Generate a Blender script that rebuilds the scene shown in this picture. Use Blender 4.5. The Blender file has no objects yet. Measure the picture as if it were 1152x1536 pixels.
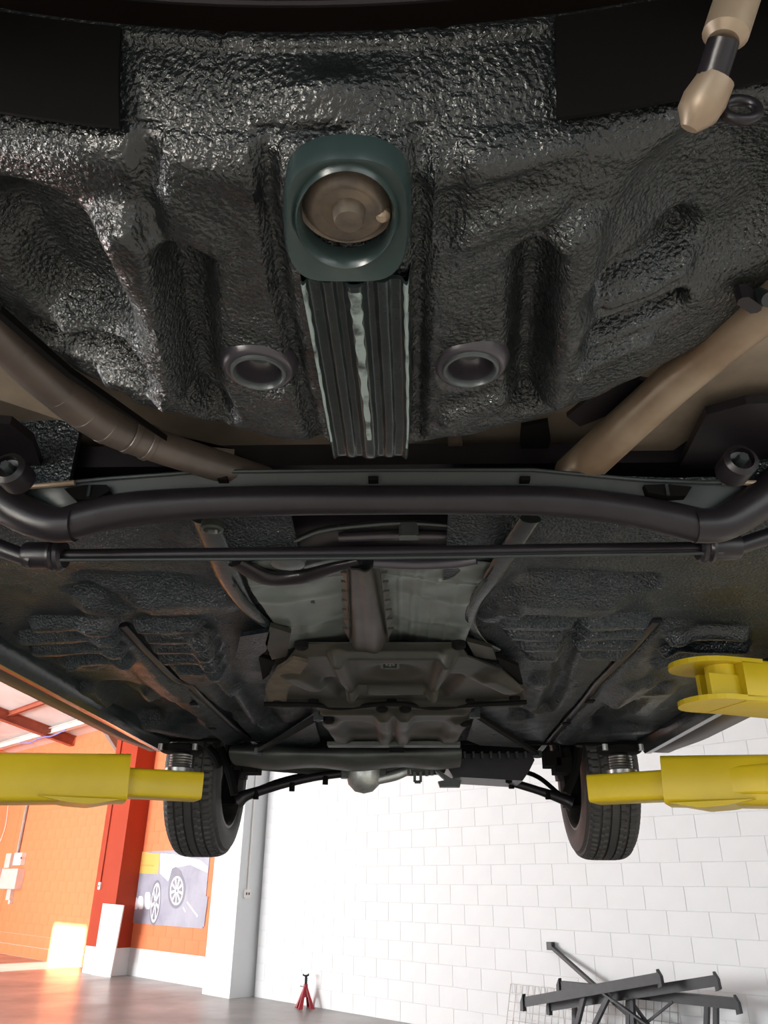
import bpy, math, random
import numpy as np
from mathutils import Vector, Matrix
random.seed(7)
rng = np.random.default_rng(7)
SC = bpy.context.scene
COL = SC.collection
R = math.radians

# ------------------------------------------------------------------ camera, world, lights
F_PX, W_PX, H_PX = 1154.0, 1152.0, 1536.0
CAM = np.array([0.042, 0.0, 1.40])
YAW, PITCH, ROLL = R(2.0), R(25.8), R(0.5)
_f = np.array([-math.sin(YAW)*math.cos(PITCH), math.cos(YAW)*math.cos(PITCH), math.sin(PITCH)])
_r0 = np.array([math.cos(YAW), math.sin(YAW), 0.0])
_u0 = np.cross(_r0, _f)
_u = _u0*math.cos(ROLL) - _r0*math.sin(ROLL)
_r = _r0*math.cos(ROLL) + _u0*math.sin(ROLL)
cd = bpy.data.cameras.new('camera'); cam = bpy.data.objects.new('camera', cd); COL.objects.link(cam)
cd.sensor_fit = 'VERTICAL'; cd.sensor_height = 36.0; cd.lens = F_PX/H_PX*36.0
cd.clip_start = 0.02; cd.clip_end = 200
_b = -_f
cam.matrix_world = Matrix(((_r[0], _u[0], _b[0], CAM[0]), (_r[1], _u[1], _b[1], CAM[1]), (_r[2], _u[2], _b[2], CAM[2]), (0, 0, 0, 1)))
SC.camera = cam

def ray(px, py): return _f*F_PX + _r*(px-W_PX/2) + _u*(H_PX/2-py)
def A(px, py, h):                      # measured point at height h above the eye
    d = ray(px, py); return CAM + d*(h/d[2])
def Yp(px, py, y):                     # measured point on the cross plane y
    d = ray(px, py); return CAM + d*(y/d[1])
def depth(p): return float((np.asarray(p)-CAM) @ _f)

# frame of the far block wall: s runs along it, n points into the room
_a, _c = A(0, 1430, -1.4), A(620, 1536, -1.4)
W0 = _c.copy(); E_S = (_a-_c)/np.linalg.norm(_a-_c); E_N = np.array([E_S[1]*-1, E_S[0], 0.0])
if (CAM-W0) @ E_N < 0: E_N = -E_N
def S(s, n, z): return W0 + E_S*s + E_N*n + np.array([0, 0, z])
def Wp(px, py, off=0.0):
    d = ray(px, py); return CAM + d*((off-(CAM-W0) @ E_N)/(d @ E_N))
def sn(p): return float((p-W0) @ E_S), float((p-W0) @ E_N), float(p[2])

world = bpy.data.worlds.new('sky'); SC.world = world; world.use_nodes = True
wn = world.node_tree.nodes; wl = world.node_tree.links
sky = wn.new('ShaderNodeTexSky'); sky.sky_type = 'HOSEK_WILKIE'; sky.turbidity = 4.0
sky.sun_direction = (0.5, -0.7, 0.35)
wn['Background'].inputs['Strength'].default_value = 0.9
wl.new(sky.outputs['Color'], wn['Background'].inputs['Color'])

SC.view_settings.view_transform = 'Standard'; SC.view_settings.look = 'None'
SC.view_settings.gamma = 1.0; SC.view_settings.use_curve_mapping = False
SC.view_settings.exposure = 0.0
SC.cycles.use_denoising = True
SC.cycles.max_bounces = 8; SC.cycles.diffuse_bounces = 5; SC.cycles.glossy_bounces = 4
SC.cycles.sample_clamp_indirect = 6.0; SC.cycles.caustics_reflective = False; SC.cycles.caustics_refractive = False

def frame_matrix(loc, zdir, xdir):
    z = Vector(zdir).normalized(); x = Vector(xdir); x = (x - z*x.dot(z)).normalized(); y = z.cross(x)
    m = Matrix((x, y, z)).transposed().to_4x4(); m.translation = Vector(loc); return m
def door_light(name, s, n, z, w, h, into, power, col):     # daylight standing in an open doorway
    l = bpy.data.lights.new(name, 'AREA'); l.shape = 'RECTANGLE'; l.size = w; l.size_y = h
    l.energy = power; l.color = col
    o = bpy.data.objects.new(name, l); COL.objects.link(o)
    d = E_S*into[0] + E_N*into[1]
    along = E_S if abs(into[1]) > .5 else E_N
    o.matrix_world = frame_matrix(S(s, n, z), -d, along)
ROOM_S0, ROOM_S1, ROOM_N = -14.0, 14.0, 14.0
door_light('daylight_left_door', ROOM_S1+.1, 7.0, 2.0, 7.0, 3.8, (-1, 0), 220, (1.0, .98, .97))
door_light('daylight_front_door', 8.8, ROOM_N+.1, 1.65, 8.2, 3.2, (0, -1), 3000, (1.0, .99, .98))
door_light('daylight_right_door', ROOM_S0-.1, 8.5, 1.9, 8.0, 3.6, (1, 0), 340, (.90, .97, 1.0))
door_light('daylight_back_door', -8.2, ROOM_N+.1, 1.6, 5.0, 3.0, (0, -1), 230, (.90, .97, 1.0))
sun = bpy.data.lights.new('sun', 'SUN'); sun.energy = 60.0; sun.angle = R(.6); sun.color = (1, .93, .82)
so = bpy.data.objects.new('sun', sun); COL.objects.link(so)
_sd = -E_N*1.0 - E_S*.05 + np.array([0, 0, -.195])
so.matrix_world = frame_matrix(S(9, 20, 6), -_sd, E_S)

# ------------------------------------------------------------------ mesh helpers
class G:
    def __init__(s): s.v = []; s.f = []; s.m = []; s.cur = 0
    def add(s, vs, fs):
        b = len(s.v); s.v.extend([tuple(map(float, p)) for p in vs]); s.f.extend([tuple(i+b for i in f) for f in fs]); s.m.extend([s.cur]*len(fs)); return s
    def hexa(s, p):                     # 8 corners: bottom 0-3, top 4-7
        return s.add(p, [(3,2,1,0),(4,5,6,7),(0,1,5,4),(1,2,6,5),(2,3,7,6),(3,0,4,7)])
    def box(s, c, size, x=(1,0,0), y=(0,1,0), z=(0,0,1), bev=0.0):
        c = np.array(c, float); x, y, z = [np.array(q, float)*d/2 for q, d in zip((x, y, z), size)]
        if bev <= 0:
            return s.hexa([c-x-y-z, c+x-y-z, c+x+y-z, c-x+y-z, c-x-y+z, c+x-y+z, c+x+y+z, c-x+y+z])
        fx, fy = 1-2*bev/size[0], 1-2*bev/size[1]
        pts = [(-fx,-1),(fx,-1),(1,-fy),(1,fy),(fx,1),(-fx,1),(-1,fy),(-1,-fy)]
        return s.prism([c+x*a+y*b-z for a, b in pts], 2*z)
    def prism(s, poly, ext):
        n = len(poly); ext = np.array(ext, float); poly = [np.array(p, float) for p in poly]
        vs = poly + [p+ext for p in poly]
        fs = [tuple(range(n-1, -1, -1)), tuple(range(n, 2*n))] + [(i, (i+1) % n, n+(i+1) % n, n+i) for i in range(n)]
        return s.add(vs, fs)
    def tube(s, path, rad, seg=12, closed=False, squash=None):
        P = [np.array(p, float) for p in path]; n = len(P)
        rad = [rad]*n if not hasattr(rad, '__len__') else rad
        vs, fs = [], []
        up = None
        for i in range(n):
            if closed: t = P[(i+1) % n]-P[i-1]
            else: t = P[min(i+1, n-1)]-P[max(i-1, 0)]
            t /= np.linalg.norm(t)+1e-12
            if up is None:
                up = np.array([0, 0, 1.0]) if abs(t[2]) < .9 else np.array([0, 1.0, 0])
            a = up-t*(up @ t); a /= np.linalg.norm(a); b = np.cross(t, a); up = a
            for k in range(seg):
                q = 2*math.pi*k/seg
                ca, cb = math.cos(q), math.sin(q)
                if squash: ca *= squash
                vs.append(P[i]+(a*ca+b*cb)*rad[i])
        m = n if closed else n-1
        for i in range(m):
            for k in range(seg):
                k2 = (k+1) % seg; j = (i+1) % n
                fs.append((i*seg+k, i*seg+k2, j*seg+k2, j*seg+k))
        if not closed:
            fs.append(tuple(range(seg-1, -1, -1))); fs.append(tuple((n-1)*seg+k for k in range(seg)))
        return s.add(vs, fs)
    def lathe(s, prof, c, axis=(0,0,1), seg=32):      # prof: (radius, height along axis)
        c = np.array(c, float); ax = np.array(axis, float); ax /= np.linalg.norm(ax)
        t = np.array([1.0, 0, 0]) if abs(ax[0]) < .9 else np.array([0, 1.0, 0])
        a = np.cross(ax, t); a /= np.linalg.norm(a); b = np.cross(ax, a)
        vs, fs = [], []
        for r_, h_ in prof:
            for k in range(seg):
                q = 2*math.pi*k/seg; vs.append(c+ax*h_+(a*math.cos(q)+b*math.sin(q))*max(r_, 1e-5))
        for i in range(len(prof)-1):
            for k in range(seg):
                k2 = (k+1) % seg; fs.append((i*seg+k, i*seg+k2, (i+1)*seg+k2, (i+1)*seg+k))
        return s.add(vs, fs)
    def cyl(s, p0, p1, r, seg=16, bev=0.0):
        p0, p1 = np.array(p0, float), np.array(p1, float); L = np.linalg.norm(p1-p0)
        if bev > 0: return s.lathe([(0,0),(r-bev,0),(r,bev),(r,L-bev),(r-bev,L),(0,L)], p0, p1-p0, seg)
        return s.lathe([(0,0),(r,0),(r,L),(0,L)], p0, p1-p0, seg)
    def beam(s, p0, p1, w, h, up=(0,0,1)):            # rectangular bar
        p0, p1 = np.array(p0, float), np.array(p1, float); t = p1-p0; L = np.linalg.norm(t); t /= L
        z = np.array(up, float); z = z-t*(z @ t); z /= np.linalg.norm(z); x = np.cross(z, t)
        return s.box((p0+p1)/2, (w, L, h), x, t, z)
    def grid(s, P, off):                              # P[i][j] -> closed sheet of thickness off
        P = np.asarray(P, float); nu, nv = P.shape[:2]; off = np.array(off, float)
        vs = np.concatenate([P.reshape(-1, 3), (P+off).reshape(-1, 3)]); N = nu*nv
        I = lambda i, j: i*nv+j
        fs = []
        for i in range(nu-1):
            for j in range(nv-1):
                fs.append((I(i,j), I(i+1,j), I(i+1,j+1), I(i,j+1)))
                fs.append((N+I(i,j), N+I(i,j+1), N+I(i+1,j+1), N+I(i+1,j)))
        for i in range(nu-1):
            fs.append((I(i,0), N+I(i,0), N+I(i+1,0), I(i+1,0))); fs.append((I(i,nv-1), I(i+1,nv-1), N+I(i+1,nv-1), N+I(i,nv-1)))
        for j in range(nv-1):
            fs.append((I(0,j), I(0,j+1), N+I(0,j+1), N+I(0,j))); fs.append((I(nu-1,j), N+I(nu-1,j), N+I(nu-1,j+1), I(nu-1,j+1)))
        return s.add(vs, fs)

def origin_of(o):
    v = np.zeros(3)
    while o is not None: v += np.array(o.location); o = o.parent
    return v
def build(name, g, mats, parent=None, smooth=35, at=None, **props):
    if not isinstance(mats, (list, tuple)): mats = [mats]
    base = origin_of(parent)
    loc = np.zeros(3) if at is None else np.array(at, float)-base
    me = bpy.data.meshes.new(name)
    V = np.array(g.v)-base-loc
    me.from_pydata(V.tolist(), [], g.f)
    for m in mats: me.materials.append(m)
    if len(mats) > 1: me.polygons.foreach_set('material_index', g.m)
    me.update()
    import bmesh
    bm = bmesh.new(); bm.from_mesh(me); bmesh.ops.recalc_face_normals(bm, faces=bm.faces); bm.to_mesh(me); bm.free()
    if smooth:
        me.polygons.foreach_set('use_smooth', [True]*len(me.polygons))
        me.set_sharp_from_angle(angle=R(smooth))
    o = bpy.data.objects.new(name, me); COL.objects.link(o); o.location = loc
    if parent is not None: o.parent = parent
    for k, v in props.items(): o[k] = v
    return o
def empty(name, loc, label, cat, group=None):
    o = bpy.data.objects.new(name, None); COL.objects.link(o); o.location = loc; o.empty_display_size = .1
    o['label'] = label; o['category'] = cat
    if group: o['group'] = group
    return o

def smoothstep(x): x = np.clip(x, 0, 1); return x*x*(3-2*x)
def seg_dist(X, Y, p, q):
    dx, dy = q[0]-p[0], q[1]-p[1]; L = dx*dx+dy*dy+1e-12
    t = np.clip(((X-p[0])*dx+(Y-p[1])*dy)/L, 0, 1)
    return np.hypot(X-p[0]-t*dx, Y-p[1]-t*dy)
def relief(X, Y, feats):
    """pressed shapes of a sheet seen from below; positive heights come down towards the ground"""
    Z = np.zeros_like(X)
    for pts, w, h in feats:
        d = np.full_like(X, 9.0)
        for p, q in zip(pts[:-1], pts[1:]): d = np.minimum(d, seg_dist(X, Y, p, q))
        Z += h*smoothstep(1.35*(1-d/w))
    return Z
def pl(h, *pts): return [A(x, y, h)[:2] for x, y in pts]
def patch(rows, nu, nv, feats=None, fn=None):
    """rows: (px left, px right, py, height above the eye)"""
    rows = np.array(rows, float); ks = np.linspace(0, len(rows)-1, nv)
    P = np.zeros((nv, nu, 3))
    for i, k in enumerate(ks):
        a = [np.interp(k, range(len(rows)), rows[:, c]) for c in range(4)]
        l, r_ = A(a[0], a[2], a[3]), A(a[1], a[2], a[3])
        for j in range(nu): P[i, j] = l+(r_-l)*j/(nu-1)
    if feats: P[..., 2] -= relief(P[..., 0], P[..., 1], feats)
    if fn is not None:
        U, V = np.meshgrid(np.linspace(0, 1, nu), np.linspace(0, 1, nv)); P[..., 2] -= fn(U, V)
    return P
def tpx(g, pts, rpx, y=None, h=None, seg=12, sub=6, squash=None):
    Q = [Yp(a, b, y) if y is not None else A(a, b, h) for a, b in pts]
    Q = smooth_path(Q, sub)
    rp = rpx if hasattr(rpx, '__len__') else [rpx]*len(pts)
    rr = np.interp(np.linspace(0, len(pts)-1, len(Q)), range(len(pts)), rp)
    return g.tube(Q, [r_*depth(q)/F_PX for r_, q in zip(rr, Q)], seg, squash=squash)
def smooth_path(Q, sub=6):
    Q = [np.array(q) for q in Q]
    if len(Q) < 3 or sub < 2: return Q
    E_ = [2*Q[0]-Q[1]]+Q+[2*Q[-1]-Q[-2]]; out = []
    for i in range(1, len(E_)-2):
        p0, p1, p2, p3 = E_[i-1:i+3]
        for k in range(sub):
            t = k/sub
            out.append(.5*(2*p1+(p2-p0)*t+(2*p0-5*p1+4*p2-p3)*t*t+(3*p1-p0-3*p2+p3)*t**3))
    out.append(Q[-1]); return out

# ------------------------------------------------------------------ materials
def M(name, base, rough=.5, metal=0.0, var=None, bump=None, spec=.5, rvar=0.0, coat=0.0):
    m = bpy.data.materials.new(name); m.use_nodes = True; n = m.node_tree.nodes; l = m.node_tree.links; b = n['Principled BSDF']
    b.inputs['Base Color'].default_value = (*base, 1); b.inputs['Roughness'].default_value = rough
    b.inputs['Metallic'].default_value = metal; b.inputs['Specular IOR Level'].default_value = spec
    b.inputs['Coat Weight'].default_value = coat
    tc = n.new('ShaderNodeTexCoord')
    if var:
        sc_, col2, lo, hi = var
        t = n.new('ShaderNodeTexNoise'); t.inputs['Scale'].default_value = sc_; t.inputs['Detail'].default_value = 5; t.inputs['Roughness'].default_value = .6
        l.new(tc.outputs['Object'], t.inputs['Vector'])
        cr = n.new('ShaderNodeValToRGB'); cr.color_ramp.elements[0].position = lo; cr.color_ramp.elements[1].position = hi
        cr.color_ramp.elements[0].color = (*base, 1); cr.color_ramp.elements[1].color = (*col2, 1)
        l.new(t.outputs['Fac'], cr.inputs['Fac']); l.new(cr.outputs['Color'], b.inputs['Base Color'])
        if rvar:
            mr = n.new('ShaderNodeMapRange'); mr.inputs['To Min'].default_value = max(rough-rvar, .05); mr.inputs['To Max'].default_value = min(rough+rvar, 1)
            l.new(t.outputs['Fac'], mr.inputs['Value']); l.new(mr.outputs['Result'], b.inputs['Roughness'])
    if bump:
        sc_, st, dist = bump
        t2 = n.new('ShaderNodeTexNoise'); t2.inputs['Scale'].default_value = sc_; t2.inputs['Detail'].default_value = 3
        l.new(tc.outputs['Object'], t2.inputs['Vector'])
        bp = n.new('ShaderNodeBump'); bp.inputs['Strength'].default_value = st; bp.inputs['Distance'].default_value = dist
        l.new(t2.outputs['Fac'], bp.inputs['Height']); l.new(bp.outputs['Normal'], b.inputs['Normal'])
    return m

def undercoat(name, base, tint, rough, fine, lump, stretch=(1, 1, 1), strength=.9, spec=.5, dist=.0035):
    """brushed-on wet tar: wrinkled gloss black with patches"""
    m = bpy.data.materials.new(name); m.use_nodes = True; n = m.node_tree.nodes; l = m.node_tree.links; b = n['Principled BSDF']
    b.inputs['Specular IOR Level'].default_value = spec
    tc = n.new('ShaderNodeTexCoord'); mp = n.new('ShaderNodeMapping'); mp.inputs['Scale'].default_value = stretch
    l.new(tc.outputs['Object'], mp.inputs['Vector'])
    w = n.new('ShaderNodeTexNoise'); w.inputs['Scale'].default_value = fine; w.inputs['Detail'].default_value = 2.0; w.inputs['Distortion'].default_value = .6
    l.new(mp.outputs['Vector'], w.inputs['Vector'])
    v = n.new('ShaderNodeTexVoronoi'); v.feature = 'SMOOTH_F1'; v.inputs['Scale'].default_value = fine*.75
    l.new(mp.outputs['Vector'], v.inputs['Vector'])
    k = n.new('ShaderNodeTexNoise'); k.inputs['Scale'].default_value = lump; k.inputs['Detail'].default_value = 3
    l.new(tc.outputs['Object'], k.inputs['Vector'])
    ad = n.new('ShaderNodeMath'); ad.operation = 'SUBTRACT'; l.new(w.outputs['Fac'], ad.inputs[0]); l.new(v.outputs['Distance'], ad.inputs[1])
    pt = n.new('ShaderNodeTexNoise'); pt.inputs['Scale'].default_value = 7.0; pt.inputs['Detail'].default_value = 4
    l.new(tc.outputs['Object'], pt.inputs['Vector'])
    pr = n.new('ShaderNodeMapRange'); pr.inputs['From Min'].default_value = .32; pr.inputs['From Max'].default_value = .62
    pr.inputs['To Min'].default_value = .25*strength; pr.inputs['To Max'].default_value = strength
    l.new(pt.outputs['Fac'], pr.inputs['Value'])
    b1 = n.new('ShaderNodeBump'); b1.inputs['Distance'].default_value = dist
    l.new(pr.outputs['Result'], b1.inputs['Strength']); l.new(ad.outputs['Value'], b1.inputs['Height'])
    b2 = n.new('ShaderNodeBump'); b2.inputs['Distance'].default_value = .008; b2.inputs['Strength'].default_value = .35
    l.new(k.outputs['Fac'], b2.inputs['Height']); l.new(b1.outputs['Normal'], b2.inputs['Normal'])
    l.new(b2.outputs['Normal'], b.inputs['Normal'])
    cr = n.new('ShaderNodeValToRGB'); cr.color_ramp.elements[0].position = .35; cr.color_ramp.elements[1].position = .7
    cr.color_ramp.elements[0].color = (*base, 1); cr.color_ramp.elements[1].color = (*tint, 1)
    l.new(pt.outputs['Fac'], cr.inputs['Fac']); l.new(cr.outputs['Color'], b.inputs['Base Color'])
    rr = n.new('ShaderNodeMapRange'); rr.inputs['To Min'].default_value = rough+.12; rr.inputs['To Max'].default_value = rough-.08
    l.new(k.outputs['Fac'], rr.inputs['Value']); l.new(rr.outputs['Result'], b.inputs['Roughness'])
    return m

m_tar = undercoat('tar_undercoat', (.008, .010, .010), (.020, .025, .025), .26, 330, 30, strength=1.0)
m_tar_floor = undercoat('tar_floor_pan', (.005, .008, .010), (.016, .025, .030), .29, 300, 20, strength=1.0, spec=.42, dist=.006)
m_enamel = M('gloss_black_enamel', (.010, .014, .014), .20, var=(9, (.022, .03, .03), .35, .7), bump=(60, .18, .003))
m_pad = M('teal_black_enamel', (.024, .042, .041), .27, var=(12, (.035, .055, .053), .35, .7), bump=(90, .12, .002))
m_satin = M('satin_black', (.009, .007, .009), .36, var=(20, (.014, .0115, .014), .3, .7), bump=(150, .15, .001), spec=.28)
m_satin_grey = M('satin_grey_black', (.015, .020, .021), .45, var=(15, (.023, .029, .029), .3, .7), spec=.35)
m_void = M('dull_black_plastic', (.0025, .0025, .0025), .8, var=(10, (.004, .0035, .0035), .3, .7), spec=.10)
m_sheen = M('painted_sheen_enamel', (.012, .017, .017), .3, var=(26, (.25, .31, .30), .36, .50), bump=(80, .2, .002))  # pale mottling paints a wet reflection into the colour
m_plug = M('plug_rubber', (.030, .026, .034), .3, var=(40, (.04, .036, .044), .3, .7))
m_plugring = M('plug_ring', (.05, .06, .06), .4, var=(40, (.07, .08, .08), .3, .7))
m_dirt = M('dirty_steel', (.075, .062, .050), .5, .3, var=(40, (.16, .12, .08), .4, .75), bump=(120, .3, .002))
m_beige = M('bare_primer', (.22, .18, .135), .6, var=(9, (.12, .095, .07), .4, .75), bump=(60, .15, .002))
m_pipe = M('stained_pipe', (.30, .235, .165), .42, .2, var=(6, (.13, .07, .035), .45, .75), bump=(90, .1, .001))
m_hose = M('brown_hose', (.05, .04, .034), .4, var=(14, (.085, .066, .055), .35, .7))
m_foil = M('aluminium_heat_shield', (.24, .285, .265), .38, .8, var=(10, (.19, .215, .20), .35, .75), bump=(45, .10, .003))
m_ridge = M('dull_steel_ridge', (.085, .08, .07), .38, .7, var=(14, (.05, .045, .04), .35, .7))
m_cover = M('dusty_plastic_cover', (.014, .015, .012), .50, var=(7, (.034, .029, .019), .4, .75), bump=(40, .12, .003), spec=.28)
m_rust = M('brown_dirt', (.085, .064, .036), .7, var=(30, (.03, .026, .02), .35, .7), bump=(80, .4, .003))
m_sub = M('subframe_grey', (.042, .048, .042), .45, .2, var=(12, (.022, .025, .022), .35, .7), bump=(70, .15, .002))
m_alu = M('cast_aluminium', (.42, .44, .42), .4, .8, var=(30, (.3, .31, .29), .35, .7), bump=(120, .2, .001))
m_body = M('grey_brown_body_paint', (.060, .044, .037), .42, .2, var=(3, (.078, .060, .052), .35, .7), spec=.35)
m_rubber = M('tyre_rubber', (.026, .026, .025), .62, var=(30, (.036, .035, .033), .35, .7), bump=(300, .1, .001))
m_rim = M('dull_rim', (.09, .085, .08), .45, .7, var=(20, (.05, .046, .042), .35, .7))
m_yellow = M('yellow_lift_paint', (.55, .395, .010), .38, var=(5, (.47, .335, .010), .4, .8), bump=(14, .08, .004), spec=.35)
m_chrome = M('bright_steel', (.34, .32, .30), .3, .95, var=(40, (.4, .4, .4), .4, .7))
m_darksteel = M('black_frame_steel', (.010, .011, .014), .5, .1, var=(20, (.020, .021, .026), .35, .7))
m_white = M('white_wall_paint', (.70, .725, .74), .6, var=(1.4, (.65, .67, .685), .4, .8), bump=(25, .12, .004))
m_mortar = M('white_painted_mortar', (.66, .685, .70), .7, var=(3, (.60, .62, .635), .4, .8), bump=(60, .2, .003))
m_orange = M('orange_wall_paint', (.78, .235, .105), .55, var=(1.2, (.73, .205, .09), .4, .8), bump=(25, .12, .004), spec=.2)
m_omortar = M('orange_painted_mortar', (.75, .22, .098), .65, var=(3, (.70, .19, .08), .4, .8), bump=(60, .2, .003))
m_red = M('red_column_paint', (.36, .048, .020), .5, var=(2, (.33, .04, .017), .4, .8), bump=(18, .08, .004), spec=.15)
m_floor = M('concrete_floor', (.27, .262, .255), .34, var=(1.1, (.17, .163, .158), .38, .75), bump=(9, .05, .006), rvar=.14)
m_roof = M('roof_sheet', (.62, .58, .57), .5, var=(1.5, (.5, .45, .43), .4, .8))
m_purlin = M('red_oxide_steel', (.36, .085, .045), .55, var=(6, (.28, .06, .03), .35, .7))
m_whitesteel = M('white_painted_steel', (.75, .72, .68), .5, var=(6, (.6, .56, .5), .35, .75))
m_gal = M('grey_galvanised', (.36, .34, .33), .5, .4, var=(8, (.26, .25, .24), .35, .7))
m_board = M('white_board', (.82, .81, .80), .45, var=(3, (.77, .76, .75), .4, .8))
m_box = M('grey_plastic_box', (.60, .55, .52), .45, var=(8, (.54, .49, .46), .4, .8))
m_plate = M('white_plastic_plate', (.80, .77, .74), .35, var=(8, (.75, .72, .69), .4, .8))
m_hole = M('dark_socket', (.03, .03, .03), .5, var=(8, (.04, .04, .04), .4, .8))
m_jred = M('red_stand_paint', (.40, .018, .035), .35, var=(20, (.30, .014, .025), .35, .7))
m_blue = M('blue_cable', (.18, .25, .75), .5, var=(20, (.14, .2, .6), .35, .7))
m_pgrey = M('poster_print', (.27, .28, .36), .35, var=(2.2, (.38, .39, .47), .35, .7))
m_pdark = M('poster_print_dark', (.17, .175, .23), .35, var=(4, (.22, .225, .28), .35, .7))
m_pwhite = M('poster_print_white', (.82, .83, .86), .35, var=(9, (.70, .71, .75), .4, .7))
m_pyellow = M('poster_print_yellow', (.75, .47, .13), .35, var=(3, (.70, .44, .12), .4, .7))
m_pred = M('poster_print_orange', (.78, .36, .10), .35, var=(3, (.74, .34, .1), .4, .7))

# ------------------------------------------------------------------ room
def sbox(g, s0, s1, n0, n1, z0, z1):
    g.hexa([S(s0,n0,z0), S(s1,n0,z0), S(s1,n1,z0), S(s0,n1,z0), S(s0,n0,z1), S(s1,n0,z1), S(s1,n1,z1), S(s0,n1,z1)])
    return g
ROOF0, PITCHR = 4.3, .22
def roof_z(n): return ROOF0 + PITCHR*min(n, ROOM_N-n)
g = G(); sbox(g, ROOM_S0-6, ROOM_S1+6, -.3, ROOM_N+8, -.2, 0); build('floor', g, m_floor, kind='structure')
g = G()
for a, b in ((-.4, ROOM_N/2), (ROOM_N/2, ROOM_N+.4)):
    za, zb = ROOF0+PITCHR*min(a, ROOM_N-a), ROOF0+PITCHR*min(b, ROOM_N-b)
    g.hexa([S(ROOM_S0-.4,a,za), S(ROOM_S1+.4,a,za), S(ROOM_S1+.4,b,zb), S(ROOM_S0-.4,b,zb),
            S(ROOM_S0-.4,a,za+.12), S(ROOM_S1+.4,a,za+.12), S(ROOM_S1+.4,b,zb+.12), S(ROOM_S0-.4,b,zb+.12)])
ceiling = build('ceiling', g, m_roof, kind='structure')
def gable_wall(name, s, d0, d1, dz, mat):              # end wall with a doorway n d0..d1, z 0..dz
    g = G(); t = .25 if s > 0 else -.25
    a, b = min(s, s+t), max(s, s+t)
    sbox(g, a, b, -.3, d0, 0, ROOF0); sbox(g, a, b, d1, ROOM_N+.3, 0, ROOF0); sbox(g, a, b, d0, d1, dz, ROOF0)
    g.prism([S(a, -.3, ROOF0), S(a, ROOM_N+.3, ROOF0), S(a, ROOM_N/2, ROOF0+PITCHR*ROOM_N/2)], E_S*(b-a))
    return build(name, g, mat, kind='structure')
gable_wall('wall_left', ROOM_S1, 3.5, 10.5, 3.9, m_orange)
gable_wall('wall_right', ROOM_S0, 4.5, 12.5, 3.7, m_white)
g = G()
for a, b in ((ROOM_S0, -10.7), (-5.7, 4.6), (13.0, ROOM_S1)): sbox(g, a, b, ROOM_N, ROOM_N+.25, 0, ROOF0+.1)
sbox(g, 4.6, 13.0, ROOM_N, ROOM_N+.25, 3.4, ROOF0+.1); sbox(g, -10.7, -5.7, ROOM_N, ROOM_N+.25, 3.1, ROOF0+.1)
build('wall_back', g, m_white, kind='structure')
g = G(); sbox(g, -11.2, -5.2, ROOM_N+.3, ROOM_N+3.5, 3.3, 3.45); build('added_sun_awning', g, m_gal, kind='structure')  # awning outside the back door, added out of view to block the sun
g = G()
for a, b in ((3.5, 9.25), (10.65, 17.0)): sbox(g, a, b, ROOM_N+4.0, ROOM_N+4.3, -.2, 6.5)      # added wall, out of view; its gap narrows the sun to a strip
build('added_sun_wall', g, m_mortar, kind='structure')   # added sun blocker, unseen from the camera

BL, BH, JT = .40, .20, .004
_bm = {}
def block_mesh(length, mat):
    key = (round(length, 3), mat.name)
    if key not in _bm:
        g = G(); L, Hh = length-JT, BH-JT; c = .0015
        x, n_, z = E_S, E_N, np.array([0, 0, 1.0])
        back = [x*a*L/2+z*b*Hh/2 for a, b in ((-1,-1),(1,-1),(1,1),(-1,1))]
        front = [x*a*(L/2-c)+z*b*(Hh/2-c)+n_*.002 for a, b in ((-1,-1),(1,-1),(1,1),(-1,1))]
        g.add(back+front, [(4,5,6,7),(0,1,5,4),(1,2,6,5),(2,3,7,6),(3,0,4,7)])
        me = bpy.data.meshes.new('concrete_block'); me.from_pydata([list(p) for p in g.v], [], g.f)
        import bmesh
        bm = bmesh.new(); bm.from_mesh(me)
        for f_ in bm.faces:
            f_.normal_update()
            if f_.normal @ Vector(E_N) < 0: f_.normal_flip()
        bm.to_mesh(me); bm.free()
        me.materials.append(mat); _bm[key] = me
    return _bm[key]
def block_bay(wall, s0, s1, z1, mat, low=None, nlow=2, z0=0.0, n=0.0, limit=300):
    base = origin_of(wall); k = 0
    for r_ in range(int(round((z1-z0)/BH))):
        s = s0 - (BL/2 if r_ % 2 else 0)
        while s < s1-1e-6:
            a, b = max(s, s0), min(s+BL, s1); s += BL
            if b-a < .05 or k >= limit: continue
            o = bpy.data.objects.new('concrete_block', block_mesh(b-a, low if (low and r_ < nlow) else mat)); COL.objects.link(o)
            o.parent = wall; o.location = S((a+b)/2, n, z0+(r_+.5)*BH)-base; k += 1
def bay_wall(name, s0, s1, mats, z1=ROOF0+.05, n=0.0, lowz=.4):
    g = G(); g.cur = 0; sbox(g, s0, s1, n-.25, n-.001, lowz, z1); g.cur = 1; sbox(g, s0, s1, n-.25, n-.001, 0, lowz)
    return build(name, g, mats, kind='structure', smooth=0)
wf = bay_wall('wall_front', ROOM_S0, 3.0, [m_mortar, m_mortar])
block_bay(wf, -5.0, 3.0, 3.0, m_white, limit=315)
g = G(); sbox(g, ROOM_S0, -5.0, 0, .004, 0, ROOF0); sbox(g, -5.0, 3.0, 0, .004, 3.003, ROOF0); build('plaster', g, m_white, wf, smooth=0)
wp = bay_wall('wall_front_poster', 3.6, 6.65, [m_omortar, m_mortar]); block_bay(wp, 3.7, 6.6, 4.2, m_orange, low=m_white)
wl_ = bay_wall('wall_front_left', 7.4, ROOM_S1, [m_omortar, m_mortar]); block_bay(wl_, 7.45, 12.65, 4.2, m_orange, low=m_orange, limit=300)
g = G(); sbox(g, 12.65, ROOM_S1, 0, .004, 0, ROOF0); build('plaster', g, m_orange, wl_, smooth=0)
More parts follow.
